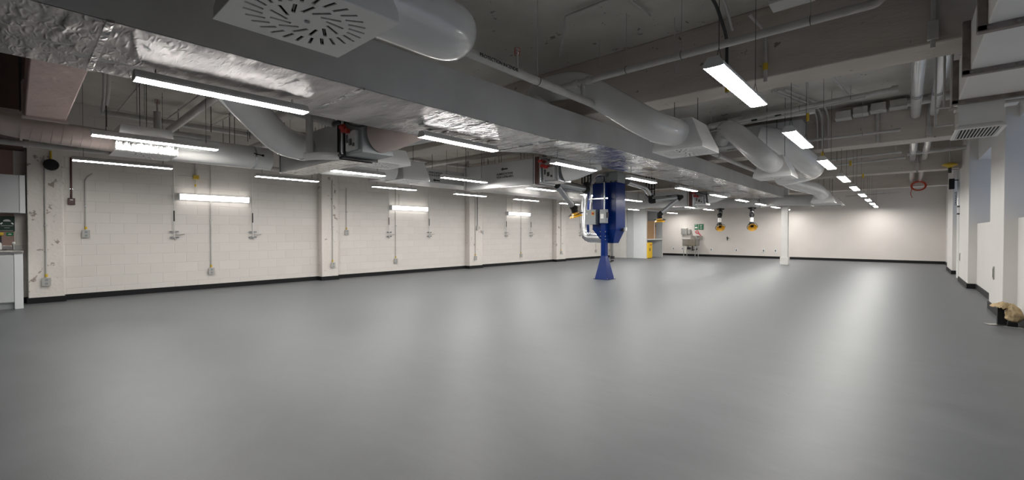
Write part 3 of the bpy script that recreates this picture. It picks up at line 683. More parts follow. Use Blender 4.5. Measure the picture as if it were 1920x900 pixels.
# left-hand ceiling clutter
rnd = random.Random(11)
for i in range(4):
    y = 1.3+i*.75
    pipe('ceiling_pipe', [(-4.9, y, 3.50), (-11.3, y, 3.50)], .012+.004*(i % 2), 'thin pipe crossing the ceiling left of the foil duct, %s from the camera' % ORD[i], group='thin pipes crossing the left ceiling')
pipe('ceiling_pipe', [(-5.6, 2.8, 3.08), (-8.6, 2.8, 3.02), (-9.4, 3.4, 3.02), (-10.9, 3.4, 3.02)], .095, 'thick beige pipe running diagonally above the left diffuser', bend=.3)
pipe('ceiling_pipe', [(-6.6, 1.9, 3.14), (-10.4, 1.9, 3.10), (-10.4, 2.6, 3.1)], .06, 'beige pipe crossing above the left swirl diffuser', bend=.2)
pipe('ceiling_pipe', [(-9.0, 1.53, 2.66), (-9.0, 1.53, 3.16)], .05, 'beige vertical pipe with caged sprinkler under the left ceiling')
sprinkler(-9.0, 1.53, 3.15, 'caged sprinkler head among the left ceiling pipes')
pipe('ceiling_pipe', [(-5.0, 4.7, 3.35), (-11.2, 4.7, 3.35)], .06, 'beige pipe parallel to the first beam on the left')
pipe('ceiling_pipe', [(-5.0, 8.0, 3.2), (-11.2, 8.0, 3.2)], .07, 'beige pipe crossing above the EVACUATION duct, nearer one')
pipe('ceiling_pipe', [(-5.0, 9.2, 3.0), (-11.2, 9.2, 3.0)], .05, 'beige pipe crossing above the EVACUATION duct, farther one')
pipe('ceiling_pipe', [(-10.4, 1.0, 3.3), (-10.4, 20, 3.3)], .05, 'long beige pipe along the top of the block wall')
for i, (x, y) in enumerate([(-6.0, .62), (-6.35, .62)]):
    t = empty('flexible_conduit', (x, y, 3.4), 'slanting white flexible conduit with dark band near the rose duct, %s one' % ('right' if i == 0 else 'left'), 'conduit')
    part(MB().tube(fillet([(x+.5, y-.05, 3.55), (x+.2, y, 3.2), (x-.3, y+.05, 2.75), (x-.5, y+.05, 2.6)], .2), .016, 8), 'pipe_run', PIPE, t)
    part(MB().cyl((x+.1, y+.01, 3.11), (x+.04, y+.013, 3.05), .022, 8), 'connector_band', ORG if i == 0 else DARK, t)
for i in range(22):
    x = rnd.uniform(-10.8, -6.9); y = rnd.uniform(.7, 4.9); z0 = rnd.uniform(2.7, 3.0)
    o = MB().cyl((0, 0, 0), (0, 0, 3.6-z0), .006, 6).build('threaded_rod', DARK if i % 3 else PIPE, origin=None); o.location = (x, y, z0)
    tag(o, 'thin threaded rod hanging from the ceiling above the left ducts', 'rod', 'threaded rods over the left ducts')
for i in range(14):
    x = rnd.uniform(-10.5, -6.0); y = rnd.uniform(7.6, 12); z0 = rnd.uniform(2.74, 2.9)
    o = MB().cyl((0, 0, 0), (0, 0, 3.6-z0), .006, 6).build('threaded_rod', DARK); o.location = (x, y, z0)
    tag(o, 'thin threaded rod hanging above the EVACUATION duct', 'rod', 'threaded rods over the exhaust duct')
for i, (x, y) in enumerate([(-1.95, 4.9), (-1.3, 6.2), (-.2, 12.5), (-1.3, 13.4)]):
    o = MB().cyl((0, 0, 0), (0, 0, .62), .005, 6).build('threaded_rod', DARK if i % 2 else PIPE); o.location = (x, y, 2.98)
    tag(o, 'thin threaded rod hanging from the ceiling right of the foil duct', 'rod', 'threaded rods right of the foil duct')

# ================================================================== RIGHT CEILING DUCT WITH GRILLE
t = empty('supply_duct', (.6, 5, 2.47), 'flanged grey-white rectangular duct at the top right corner', 'duct')
part(MB().box(.355, .80, .8, 6.62, 2.475, 2.84), 'duct_body', WALLR, t, .008)
fl = None
for y in (2.9, 3.95, 4.95, 6.0):
    f = MB().box(.31, .355, y, y+.05, 2.44, 2.86).box(.31, .84, y, y+.05, 2.435, 2.478)
    for k in range(4): f.cyl((.36+k*.12, y-.01, 2.457), (.36+k*.12, y, 2.457), .010, 8)
    part(f, 'flange', BROWND, t, .004)
part(MB().cyl((.30, 6.25, 2.45), (1.0, 6.25, 2.45), .016, 8).cyl((.32, 6.25, 2.45), (.32, 6.25, 3.0), .012, 8), 'support_bar', PIPE, t)
h = MB()
lo = [(.335, 6.03, 2.205), (.675, 6.03, 2.205), (.675, 6.66, 2.205), (.335, 6.66, 2.205)]; mid = [(.365, 6.10, 2.25), (.645, 6.10, 2.25), (.645, 6.60, 2.25), (.365, 6.60, 2.25)]
hi = [(.362, 6.10, 2.476), (.67, 6.10, 2.476), (.67, 6.60, 2.476), (.362, 6.60, 2.476)]
h.hexa(lo, mid).hexa(mid, hi); part(h, 'outlet_boot', WHG, t)
g = MB().box(.335, .365, 6.03, 6.66, 2.195, 2.206).box(.645, .675, 6.03, 6.66, 2.195, 2.206).box(.365, .645, 6.03, 6.06, 2.195, 2.206).box(.365, .645, 6.63, 6.66, 2.195, 2.206)
part(g, 'grille_frame', WH, t)
part(MB().box(.365, .645, 6.06, 6.63, 2.2035, 2.2055), 'dark_lining', LINER, t)
g = MB()
for k in range(12): x = .370+k*.0240; g.box(x, x+.007, 6.06, 6.63, 2.196, 2.2045)
part(g, 'grille_bars', WH, t)
t = empty('hanger_frame', (.28, 5.6, 2.4), 'grey hanger frame on the left of the top right duct', 'strut')
part(MB().cyl((.26, 6.1, 2.44), (.26, 6.1, ZC), .01, 8).cyl((.20, 6.1, 2.44), (.30, 6.1, 2.44), .01, 8).cyl((.22, 6.75, 2.38), (.22, 6.75, ZC), .01, 8).cyl((.22, 6.75, 2.38), (.36, 6.75, 2.38), .01, 8), 'support_bars', PIPE, t)

# ================================================================== BLUE DUST COLLECTOR
t = empty('dust_collector', (-6.0, 10.41, 0), 'tall cobalt blue dust collector on a flared steel pedestal', 'dust collector')
m = MB()
m.hexa([(-.17, -.20, .012), (.20, -.20, .012), (.20, .17, .012), (-.17, .17, .012)], [(-.068, -.068, .62), (.068, -.068, .62), (.068, .068, .62), (-.068, .068, .62)])
m.box(-.20, .23, -.23, .20, 0, .012)
m.build('pedestal_base', BLUE, t, .003)
MB().box(-.068, .068, -.068, .068, .60, 2.54).build('mast', BLUE, t, .004)
b = MB()
for a in (-.16, .19):
    for c in (-.18, .16): b.cyl((a, c, .012), (a, c, .035), .012, 8)
b.build('anchor_bolt', STEEL, t)
BX0, BX1, BY0, BY1 = -.41, .30, .07, .58
m = MB().box(BX0, BX1, BY0, BY1, 1.32, 2.56); m.build('filter_housing', BLUE, t, .008)
m = MB().box(.02, .032, .062, .07, 1.32, 2.56).box(BX0-.004, BX1+.004, BY0-.004, BY1+.004, 1.315, 1.335); m.build('panel_seam', BLUE, t)
m = MB().hexa([(-.14, .17, .95), (.17, .17, .95), (.17, .46, .95), (-.14, .46, .95)], [(BX0, BY0, 1.32), (BX1, BY0, 1.32), (BX1, BY1, 1.32), (BX0, BY1, 1.32)]); m.build('hopper', BLUE, t, .006)
m = MB().box(BX0+.06, BX1+.02, BY0+.05, BY1-.05, 2.56, 2.84); m.build('fan_housing', GREYB, t, .01)
m = MB()
for a in (BX0+.05, -.05, .12, BX1-.04): m.box(a, a+.03, BY0+.02, BY0+.03, 2.56, 2.60)
m.build('lifting_lug', DARK, t)
m = MB().cyl((.06, .32, .50), (.06, .32, .96), .035, 14); m.build('drain_pipe', STEEL, t)
m = MB().cyl((.06, .32, .52), (.06, .32, .60), .06, 14).cyl((.06, .32, .46), (.06, .32, .50), .045, 14); m.tube(fillet([(.06, .32, .47), (.06, .24, .44), (-.04, .16, .47)], .05), .02, 8)
m.build('dust_valve', DARK, t)
m = MB()
for z in (1.24, 1.12, 1.03): m.box(-.09, .09, -.075, .08, z, z+.035)
m.build('mast_bracket', BLUE, t)
m = MB()
for z in (1.257, 1.137, 1.047):
    for x in (-.075, .075): m.cyl((x, -.085, z), (x, -.07, z), .012, 8)
m.build('bracket_bolt', STEEL, t)
m = MB().box(-.44, .16, -.10, -.075, 2.12, 2.15).box(-.44, -.42, -.10, .07, 2.12, 2.15); m.build('cross_bracket', GALV, t)
cb_ = MB().box(-.53, -.20, -.12, .06, 1.45, 1.85).build('control_cabinet', GREYB, t, .006)
MB().cyl((-.46, -.135, 1.74), (-.46, -.12, 1.74), .018, 12).build('push_button', WHT, cb_)
MB().box(-.315, -.245, -.132, -.12, 1.70, 1.79).build('switch_plate', ORG, cb_); 
MB().cyl((-.28, -.15, 1.745), (-.28, -.132, 1.745), .028, 12).build('rotary_switch', RED, cb_)
ds = MB().box(-.03, .15, -.20, -.07, 1.48, 1.84).build('disconnect_switch', GREYB, t, .008)
MB().box(.0, .09, -.205, -.20, 1.60, 1.72).build('warning_label', WHT, ds)
MB().box(.15, .185, -.16, -.11, 1.62, 1.76).build('switch_handle', DARK, ds)
m = MB().tube(fillet([(.06, -.12, 1.80), (.06, -.12, 2.60), (.02, -.12, 2.70), (-.20, 0, 2.70)], .08), .018, 10); m.build('conduit', GALV, t)
MB().tube(fillet([(.06, -.12, 2.55), (.06, -.12, 2.68), (-.05, -.05, 2.72), (-.2, .1, 2.72)], .08), .022, 10).build('black_elbow', DARK, t)
m = MB().tube(fillet([(-.45, -.02, 1.85), (-.45, -.02, 2.30), (-.45, .05, 2.62)], .08), .010, 8); m.build('cable', GALV, t)
m = MB().obox((BX1+.03, .40, 1.30), .06, .10, .06).cyl((BX1, .40, 1.33), (BX1+.10, .40, 1.33), .02, 8).cyl((BX1-.05, .3, 1.45), (BX1+.02, .36, 1.36), .006, 6); m.build('latch', DARK, t)
MB().box(BX1+.08, BX1+.13, .36, .44, 1.29, 1.37).build('gauge', WHT, t)
# shiny inlet duct of the collector
d = MB().tube(fillet([(-.80, .42, 2.62), (-.78, .30, 1.45), (-.76, .28, 1.10), (-.10, .30, 1.08)], .30, 5), .135, 16); d.build('inlet_duct', GALV, t)
sm = MB()
pth = fillet([(-.80, .42, 2.62), (-.78, .30, 1.45), (-.76, .28, 1.10), (-.10, .30, 1.08)], .30, 5)
for p, q in zip(pth[1:], pth[2:]): 
    dd = (Vector(q)-Vector(p)).normalized(); sm.cyl(Vector(p)-dd*.008, Vector(p)+dd*.008, .141, 16)
for k in range(4): 
    zz = 1.6+k*.25; f = (2.62-zz)/1.27; yy = .42-.12*f; sm.cyl((-.80+.02*f, yy, zz), (-.80+.02*f, yy, zz+.014), .141, 16)
sm.build('duct_seam', GALV, t)

# ================================================================== FUME ARMS
def fume_arm(name_label, top, swivel, elbow, hood_top, hood_dir, group='extraction arms', tube_r=.065, rods_h=.45, tubem=ALU):
    t = empty('extraction_arm', top, name_label, 'extraction arm', group)
    T = Vector(top); S = Vector(swivel); E = Vector(elbow); H = Vector(hood_top); D = Vector(hood_dir).normalized()
    m = MB()
    for dx in (-.13, -.045, .045, .13): m.box(T.x+dx-.012, T.x+dx+.012, T.y-.012, T.y+.012, S.z+(.10 if T.z-S.z > .3 else .06), T.z)
    m.box(T.x-.14, T.x+.14, T.y-.014, T.y+.014, S.z+.28, S.z+.31) if T.z-S.z > .3 else m.box(T.x-.14, T.x+.14, T.y-.014, T.y+.014, S.z+.06, S.z+.10)
    part(m, 'support_frame', BLACK, t)
    m = MB().cyl((S.x, S.y, S.z+.12), (S.x, S.y, S.z+.05), .10, 18).cyl((S.x, S.y, S.z+.07), (S.x, S.y, S.z-.03), .075, 18)
    m.tube(fillet([(S.x, S.y, S.z+.02), (S.x, S.y, S.z-.07), tuple(S+(E-S).normalized()*.14+Vector((0, 0, -.06)))], .06), .078, 14)
    part(m, 'swivel_joint', BLACK, t)
    S2 = S+Vector((0, 0, -.05))
    part(MB().cyl(S2+(E-S2).normalized()*.1, E-(E-S2).normalized()*.06, tube_r, 18), 'upper_tube', tubem, t)
    sd_ = (E-S2).cross(Vector((0, 0, 1))).normalized()
    off = Vector((0, 0, tube_r+.02))
    part(MB().cyl(S2+(E-S2).normalized()*.1+off, E-(E-S2).normalized()*.06+off, .010, 8), 'balance_rod', DARK, t)
    m = MB().cyl(E-sd_*.085, E+sd_*.085, .06, 16).cyl(E-(E-S2).normalized()*.12, E, .072, 14).cyl(E, E+(H-E).normalized()*.12, .072, 14)
    part(m, 'elbow_joint', BLACK, t)
    part(MB().cyl(E+(H-E).normalized()*.10, H, tube_r, 18), 'lower_tube', tubem, t)
    J = H+(H-E).normalized()*.05
    m = MB().tube([H-(H-E).normalized()*.04, J, J+D*.12], [.075, .085, .078], 14).cyl(J-sd_*.10, J+sd_*.10, .03, 10)
    part(m, 'hood_joint', BLACK, t)
    B = J+D*.10
    hd = MB(); q = D.to_track_quat('Z', 'Y').to_matrix()
    prof_o = [(.07, 0), (.075, .05), (.155, .11), (.165, .13)]; prof_i = [(.16, .13), (.148, .11), (.068, .05), (.06, .01)]
    n = 24; vs = []; fs = []
    pr = prof_o+prof_i
    for r_, z_ in pr:
        for j in range(n): a = 2*math.pi*j/n; vs.append(B+q@Vector((r_*math.cos(a), r_*math.sin(a), z_)))
    for i in range(len(pr)-1):
        for j in range(n): fs.append((i*n+j, i*n+(j+1) % n, (i+1)*n+(j+1) % n, (i+1)*n+j))
    fs.append(tuple(range((len(pr)-1)*n, len(pr)*n)))
    hd.add(vs, fs); part(hd, 'hood', ORG, t)
    hl = MB()
    hl.tube([B+q@Vector((.18*math.cos(a), .18*math.sin(a), .07)) for a in [2*math.pi*i/20 for i in range(21)]], .008, 6, False)
    for k in range(4): a = k*math.pi/2; hl.cyl(B+q@Vector((.18*math.cos(a), .18*math.sin(a), .07)), B+q@Vector((.075*math.cos(a), .075*math.sin(a), .0)), .006, 6)
    part(hl, 'handle_ring', BLACK, t)
    return t
fume_arm('extraction arm with amber hood hanging left of the blue dust collector', (-6.02, 9.55, 2.74), (-6.0, 9.55, 2.36), (-6.0, 8.2, 2.36), (-6.0, 8.92, 1.86), (.15, .25, -1))
fume_arm('extraction arm with amber hood right of the blue dust collector, before the cabinet', (-5.9, 13.0, ZC), (-5.9, 13.0, 2.27), (-5.2, 13.6, 2.33), (-5.7, 13.3, 1.83), (0, .1, -1))
fume_arm('far extraction arm facing the camera, left of the pair before the back wall', (-5.75, 19.35, 2.25), (-5.75, 19.35, 2.13), (-5.70, 19.10, 1.96), (-5.70, 19.06, 1.62), (.45, -.75, -.75), tubem=WH)
fume_arm('far extraction arm facing the camera, right of the pair near white column', (-4.57, 19.35, 2.25), (-4.57, 19.35, 2.12), (-4.52, 19.10, 1.95), (-4.52, 19.06, 1.62), (.35, -.8, -.6), tubem=WH)
# ducts feeding arms
pipe('branch_duct', [(-6.0, 10.5, 2.78), (-6.0, 9.9, 2.72), (-6.0, 9.6, 2.45)], .075, 'shiny small duct feeding the left extraction arm', m=GALV, bend=.15, n=18, cat='duct')
pipe('branch_duct', [(-5.75, 11.2, 2.62), (-5.88, 12.6, 2.58), (-5.9, 13.0, 2.38)], .075, 'shiny small duct feeding the extraction arm before the cabinet', m=GALV, bend=.2, n=18, cat='duct')

# ================================================================== LEFT WALL FITTINGS
def outlet(y, z, label, x=XL, top=2.6, tape=True, dbl=False, kick=0, m=None):
    t = empty('wall_outlet', (x, y, z), label, 'electrical outlet', 'surface outlets on the block wall')
    MB().box(0, .045, -.05, .05, -.065, .065).build('back_box', PIPE, t, .004)
    MB().box(.045, .052, -.056, .056, -.07, .07).build('cover_plate', PLATE, t, .002)
    m = MB()
    for zz in (-.032, .032): m.box(.052, .054, -.018, .018, zz-.02, zz+.02)
    rcp = m.build('receptacle', GREYB, t)
    s = MB()
    for zz in (-.032, .032): s.box(.054, .0552, -.010, -.006, zz-.008, zz+.008).box(.054, .0552, .006, .010, zz-.008, zz+.008)
    s.build('slots', INK, rcp)
    if top:
        pts = [(.02, 0, .06), (.02, 0, top-z-.1), (.02, kick, top-z)] if kick else [(.02, 0, .06), (.02, 0, top-z)]
        MB().tube(fillet(pts, .08), .0125, 10).build('conduit', PIPE, t)
        MB().box(0, .035, -.022, .022, (top-z)*.45, (top-z)*.45+.012).build('strap', GALV, t)
    if tape and top: MB().cyl((.02, 0, .085), (.02, 0, .135), .019, 10).build('yellow_tape', YEL, t)
    return t
P1 = -11.2
outlet(.345, .365, 'outlet low on the chipped pillar beside the kitchenette', P1, 2.55)
outlet(.865, 1.20, 'outlet at waist height just right of the dark red box', XL, 2.32, kick=.1)
outlet(2.845, .386, 'outlet low on the wall under the nearest wall light', XL, 2.85)
outlet(5.50, .385, 'outlet low on the second pillar of the block wall', P1, 2.6)
outlet(5.99, 1.235, 'outlet at waist height just right of the second pillar', XL, 2.45)
outlet(7.54, .395, 'outlet low on the wall under the middle wall light', XL, 2.7)
outlet(10.62, .36, 'outlet low on the third pillar of the block wall', P1, 2.6)
outlet(11.12, 1.246, 'outlet at waist height right of the third pillar', XL, 2.6)
outlet(13.29, .344, 'outlet low on the wall under the farthest wall light', XL, 2.7)
outlet(15.72, .386, 'outlet low on the fourth pillar left of the dust collector', P1, 2.6)
outlet(18.92, .36, 'outlet low on the wall seen left of the blue pedestal', XL, 1.0, tape=False)
outlet(20.2, .36, 'outlet low on the wall just left of the grey cabinet', XL, 1.0, tape=False)
t = empty('disconnect_box', (P1, 10.72, 1.40), 'small grey disconnect box with lever on the third pillar', 'electrical box')
MB().box(0, .06, -.05, .05, -.08, .08).build('box_body', PIPE, t, .004)
MB().box(.02, .04, .05, .08, -.02, .05).build('lever', GALV, t)
MB().cyl((.02, 0, .08), (.02, 0, 1.3), .014, 10).build('conduit', GREYB, t)
t = empty('fire_alarm_box', (XL, .68, 1.79), 'dark red box with maroon conduit above on the block wall', 'alarm box')
MB().box(0, .05, -.048, .048, -.06, .06).build('box_body', MAROON, t, .006)
MB().box(.05, .054, -.02, .02, .02, .035).build('label_plate', WHT, t)
MB().cyl((.02, 0, .06), (.02, 0, .80), .014, 10).build('conduit', MAROON, t)
MB().box(0, .03, -.02, .02, .22, .235).build('strap', GALV, t)
t = empty('alarm_horn', (P1, .42, 2.40), 'round black horn mounted high on the chipped pillar', 'alarm')
MB().lathe([(.03, 0), (.03, .05), (.095, .06), (.10, .085), (.09, .11), (.02, .115)], (0, 0, 0), 22, 'x').build('horn_body', BLACK, t)
MB().cyl((.02, 0, .05), (.02, 0, .25), .014, 10).build('conduit', YEL, t)
def airdrop(y, z, label, x=XL, top=2.6, s=1):
    t = empty('compressed_air_drop', (x, y, z), label, 'air outlet', 'compressed air drops')
    MB().cyl((.04*s, 0, -.06), (.04*s, 0, top-z), .010, 10).build('air_pipe', WH, t)
    MB().cyl((.04*s, 0, .28), (.04*s, 0, .50), .0115, 10).build('black_lettering_band', INK, t)
    b = MB()
    for zz in (.065, -.055):
        for yy in (-.045, .05): b.obox((.035*s, yy, zz), .05, .05, .03)
    b.build('coupler_block', GALV, t)
    b = MB().obox((.04*s, 0, .065), .04, .14, .012).obox((.04*s, 0, -.055), .04, .14, .012).cyl((.04*s, 0, -.06), (.05*s, .015, -.12), .010, 8); b.build('manifold', STEEL, t)
    b = MB().tube([(.05*s, .01, .0), (.07*s, .09, -.005), (.075*s, .17, .01)], .009, 8); b.build('valve_lever', STEEL, t)
    for zz in (.9, 1.25):
        if z+zz < top: pass
    return t
for y, lab in ((2.19, 'air drop left of the nearest wall light'), (3.67, 'air drop right of the nearest wall light'), (7.30, 'air drop left of the middle wall light'), (8.77, 'air drop right of the middle wall light'),
               (12.41, 'air drop left of the farthest wall light'), (13.89, 'air drop right of the farthest wall light'), (17.5, 'air drop on the wall behind the shiny inlet duct')):
    airdrop(y, 1.18, 'compressed '+lab)
def wall_light(y, label):
    t = empty('wall_light', (XL, y, 1.97), label, 'wall light', 'wall lights on the block wall')
    MB().box(0, .05, 0, 1.31, -.055, .07).build('housing', WH, t, .004)
    MB().box(.02, .125, -.012, .008, -.06, .072).build('end_cap', CABL, t, .004)
    MB().box(.02, .125, 1.302, 1.32, -.06, .072).build('end_cap', CABL, t, .004)
    MB().prism([(.05, .008, -.055), (.10, .008, -.055), (.122, .008, -.035), (.122, .008, .04), (.10, .008, .062), (.05, .008, .062)], (0, 1.294, 0)).build('lens', GLOWW, t)
    MB().cyl((.02, .30, .07), (.02, .30, .42), .010, 8).build('conduit', PIPE, t)
    return t
wl = wall_light(2.27, 'nearest glowing wall light on the white block wall')
j = MB().box(0, .06, .26, .36, .40, .48); j.build('junction_box', YEL, wl, .004)
MB().cyl((.02, .30, .24), (.02, .30, .29), .016, 8).build('yellow_tape', YEL, wl)
MB().cyl((.02, .30, .48), (.02, .30, .75), .010, 8).cyl((.02, 0, .45), (.02, .27, .44), .008, 8).build('conduit', PIPE, wl)
wall_light(7.36, 'middle glowing wall light on the white block wall')
wall_light(12.45, 'farthest glowing wall light on the white block wall')

# ================================================================== KITCHENETTE
t = empty('base_cabinet', (-11.0, -.9, 0), 'grey laminate base cabinet with stainless top at the left edge', 'cabinet')
KY0, KY1 = -2.4, .07
part(MB().box(XL+.01, -10.62, KY0, KY1, .10, .885), 'cabinet_body', CAB, t, .003)
part(MB().box(XL+.01, -10.68, KY0, KY1-.01, 0, .10), 'toe_kick', CAB, t)
for a, b in ((-2.38, -1.25), (-1.23, -.03)): part(MB().box(-10.62, -10.60, a, b, .115, .86), 'door', CAB, t, .003)
part(MB().box(-10.62, -10.60, -.025, KY1, .0, .885), 'end_panel', CABL, t, .002)
ct = MB().box(XL+.01, -10.585, KY0, KY1+.005, .885, .925).box(XL+.01, XL+.03, KY0, KY1, .925, 1.0)
ctp = part(ct, 'countertop', STEEL, t, .004)
t2 = empty('sink_basin', (-11.0, -.5, .93), 'shallow dark stainless sink rim set in the kitchenette top', 'sink')
part(MB().box(-11.3, -10.7, -1.0, -.05, .925, .935), 'rim', STEEL, t2, .003)
part(MB().box(-11.24, -10.76, -.95, -.10, .935, .937), 'bowl_bottom', DARK, t2)
t3 = empty('faucet', (-11.25, -.05, .93), 'small chrome tap behind the kitchenette sink', 'tap')
part(MB().cyl((-11.2, -.03, .936), (-11.2, -.03, 1.03), .016, 12).cyl((-11.2, -.03, 1.02), (-11.12, -.03, 1.03), .012, 10), 'spout', STEEL, t3)
part(MB().lathe([(.022, 0), (.024, .02), (.018, .035)], (-11.2, -.03, 1.03), 14), 'handle', WHT, t3)
t = empty('wall_cabinet', (-11.1, -1.1, 1.54), 'grey laminate wall cabinet above the kitchenette counter', 'cabinet')
part(MB().box(XL+.01, -11.07, KY0, .11, 1.545, 2.18), 'cabinet_body', CAB, t, .003)
part(MB().box(-11.07, -11.05, KY0, -1.2, 1.55, 2.175).box(-11.07, -11.05, -1.19, .04, 1.55, 2.175), 'door', CAB, t, .003)
part(MB().box(-11.072, -11.05, .045, .11, 1.545, 2.18), 'end_panel', CABL, t, .002)
t = empty('eyewash_sign', (XL+.01, -.15, 1.35), 'dark green emergency eyewash sign on the kitchenette splashback', 'sign')
part(MB().box(XL+.001, XL+.012, -.45, -.012, 1.24, 1.50), 'sign_board', DGREEN, t)
sg = MB()
cy, cz = -.10, 1.41
sg.prism([(XL+.0125, cy+.045*math.cos(a), cz+.035*math.sin(a)) for a in [math.pi*i/10 for i in range(11)]], (.001, 0, 0))
sg.prism([(XL+.0125, cy-.08, cz-.04), (XL+.0125, cy-.055, cz-.015), (XL+.0125, cy-.045, cz-.03), (XL+.0125, cy-.065, cz-.055)], (.001, 0, 0))
sg.prism([(XL+.0125, cy+.08, cz-.04), (XL+.0125, cy+.055, cz-.015), (XL+.0125, cy+.045, cz-.03), (XL+.0125, cy+.065, cz-.055)], (.001, 0, 0))
sg.box(XL+.0125, XL+.0135, cy-.07, cy+.07, cz-.075, cz-.071).box(XL+.0125, XL+.0135, cy-.03, cy+.03, cz-.11, cz-.106).box(XL+.0125, XL+.0135, -.43, -.03, 1.255, 1.259)
part(sg, 'pictogram', WHT, t)
t = empty('green_tag', (XL+.012, -.06, 1.2), 'small bright green tag hanging below the eyewash sign', 'tag')
part(MB().box(XL+.001, XL+.008, -.11, -.03, 1.165, 1.225), 'tag_plate', GREEN, t)
part(MB().prism([(XL+.009, -.07+.022*math.cos(a), 1.185+.018*math.sin(a)) for a in [math.pi*i/8 for i in range(9)]], (.001, 0, 0)), 'pictogram', WHT, t)
t = empty('eyewash_unit', (XL+.05, -.20, 1.1), 'yellow-capped eyewash nozzle over the sink at the left edge', 'eyewash')
part(MB().lathe([(.01, 0), (.035, .02), (.035, .05), (.02, .06)], (XL+.06, -.17, 1.165), 14), 'yellow_cap', YEL, t)
part(MB().cyl((XL+.06, -.17, .95), (XL+.06, -.17, 1.165), .011, 10).cyl((XL+.0, -.17, 1.10), (XL+.06, -.17, 1.10), .010, 8), 'pipe', DARK, t)
t = empty('soap_bottle', (-11.22, -.19, .94), 'white pump bottle at the left edge of the sink', 'bottle')
part(MB().lathe([(.03, 0), (.032, .02), (.032, .10), (.012, .125), (.012, .14)], (-11.22, -.19, .936), 16), 'bottle_body', WHT, t)
part(MB().cyl((-11.22, -.19, 1.076), (-11.22, -.19, 1.11), .006, 8).cyl((-11.22, -.19, 1.11), (-11.18, -.19, 1.105), .006, 8), 'pump', DARK, t)

# ================================================================== STORAGE CABINET (far left)
t = empty('storage_cabinet', (-10.2, 21.2, 0), 'tall pale grey open shelving unit beyond the blue dust collector', 'shelving unit')
cx0, cx1, cy0, cy1, ch = -10.45, -9.42, 20.35, 22.25, 2.38
part(MB().box(-10.10, cx1, cy0, cy0+.03, 0, ch), 'side_panel', CABL, t, .003)
part(MB().box(cx0, -10.10, cy0-.02, cy0+.02, 0, ch), 'filler_panel', CAB, t, .003)
part(MB().box(cx1-.05, cx1, cy1-.04, cy1, 0, ch).box(cx0, cx1, cy1-.03, cy1, 0, ch), 'side_panel', CABL, t, .003)
part(MB().box(cx0, cx0+.03, cy0, cy1, 0, ch), 'back_panel', CAB, t)
part(MB().box(cx0+.03, cx1-.001, cy0+.031, cy1-.031, ch-.05, ch), 'top_panel', CABL, t, .003)
part(MB().box(cx0+.03, cx1-.001, cy0+.031, cy1-.031, .90, .95), 'shelf', CABL, t, .003)
part(MB().box(cx1-.02, cx1+.005, cy0-.005, cy0+.05, 0, ch).box(cx1-.02, cx1+.005, cy1-.05, cy1+.005, 0, ch), 'white_edge', WH, t)
t = empty('cardboard_box', (-9.9, 21.2, .95), 'tall brown cardboard box standing on the shelf of the pale unit', 'box')
part(MB().box(-10.25, -9.55, 20.42, 21.72, .95, 1.84), 'carton', CARD, t, .005)
part(MB().box(-9.549, -9.545, 21.5, 21.56, .95, 1.84), 'packing_tape', CABL, t)
part(MB().box(-9.549, -9.546, 21.63, 21.69, 1.55, 1.65), 'label', INK, t)
t = empty('safety_cabinet', (-9.7, 20.6, 0), 'yellow steel safety cabinet standing at the foot of the shelving unit', 'cabinet')
part(MB().box(-10.0, -9.36, 20.39, 20.86, .02, .78), 'cabinet_body', YEL2, t, .008)
part(MB().box(-9.36, -9.345, 20.41, 20.84, .05, .75), 'door', YEL2, t, .003)
part(MB().box(-9.345, -9.335, 20.52, 20.60, .36, .50), 'latch_handle', DARK, t)
part(MB().box(-9.345, -9.342, 20.56, 20.76, .64, .68), 'warning_label', RED, t)
part(MB().box(-9.99, -9.37, 20.40, 20.85, 0, .02), 'feet', DARK, t)
struct('wall_left_return', MB().box(-11.2, -10.50, 20.28, 20.34, 0, 2.8).box(-10.78, -10.46, 20.24, 20.36, 0, 2.8), WH)

# ================================================================== BACK WALL FITTINGS
t = empty('utility_sink', (-8.6, 24.0, 0), 'stainless floor-standing utility sink against the back wall', 'sink')
part(MB().box(-8.98, -8.28, 23.78, 24.34, .55, .58).box(-8.98, -8.28, 23.78, 23.81, .55, .92).box(-8.98, -8.95, 23.78, 24.34, .55, .92).box(-8.31, -8.28, 23.78, 24.34, .55, .92), 'basin', STEEL, t, .006)
part(MB().box(-9.02, -8.24, 23.74, 23.82, .90, .93), 'front_rim', STEEL, t, .004)
part(MB().box(-8.75, -8.15, 24.30, 24.36, .90, 1.10), 'splashback', STEEL, t, .004)
for x, y in ((-8.93, 23.83), (-8.33, 23.83), (-8.93, 24.3), (-8.33, 24.3)): part(MB().cyl((x, y, 0), (x, y, .55), .02, 10), 'leg', GALV, t)
part(MB().cyl((-8.55, 24.05, .30), (-8.55, 24.05, .55), .035, 10).cyl((-8.55, 24.05, .33), (-8.35, 24.2, .38), .03, 10).obox((-8.75, 24.1, .42), .16, .12, .12), 'drain_trap', DARK, t)
part(MB().cyl((-8.65, 24.28, 1.08), (-8.55, 24.05, 1.18), .014, 8).cyl((-8.45, 24.28, 1.06), (-8.25, 24.2, 1.06), .014, 8).obox((-8.4, 24.25, .98), .10, .08, .2), 'tap', GALV, t)
t = empty('dispenser_box', (-9.0, 24.3, 1.3), 'grey metal towel dispenser on the back wall, larger of two', 'dispenser')
part(MB().box(-9.25, -8.93, 24.26, 24.398, 1.16, 1.50), 'dispenser_body', STEEL, t, .008)
t = empty('dispenser_box', (-8.8, 24.3, 1.3), 'grey metal soap dispenser on the back wall, smaller of two', 'dispenser')
part(MB().box(-8.92, -8.74, 24.29, 24.398, 1.17, 1.43), 'dispenser_body', STEEL, t, .008)
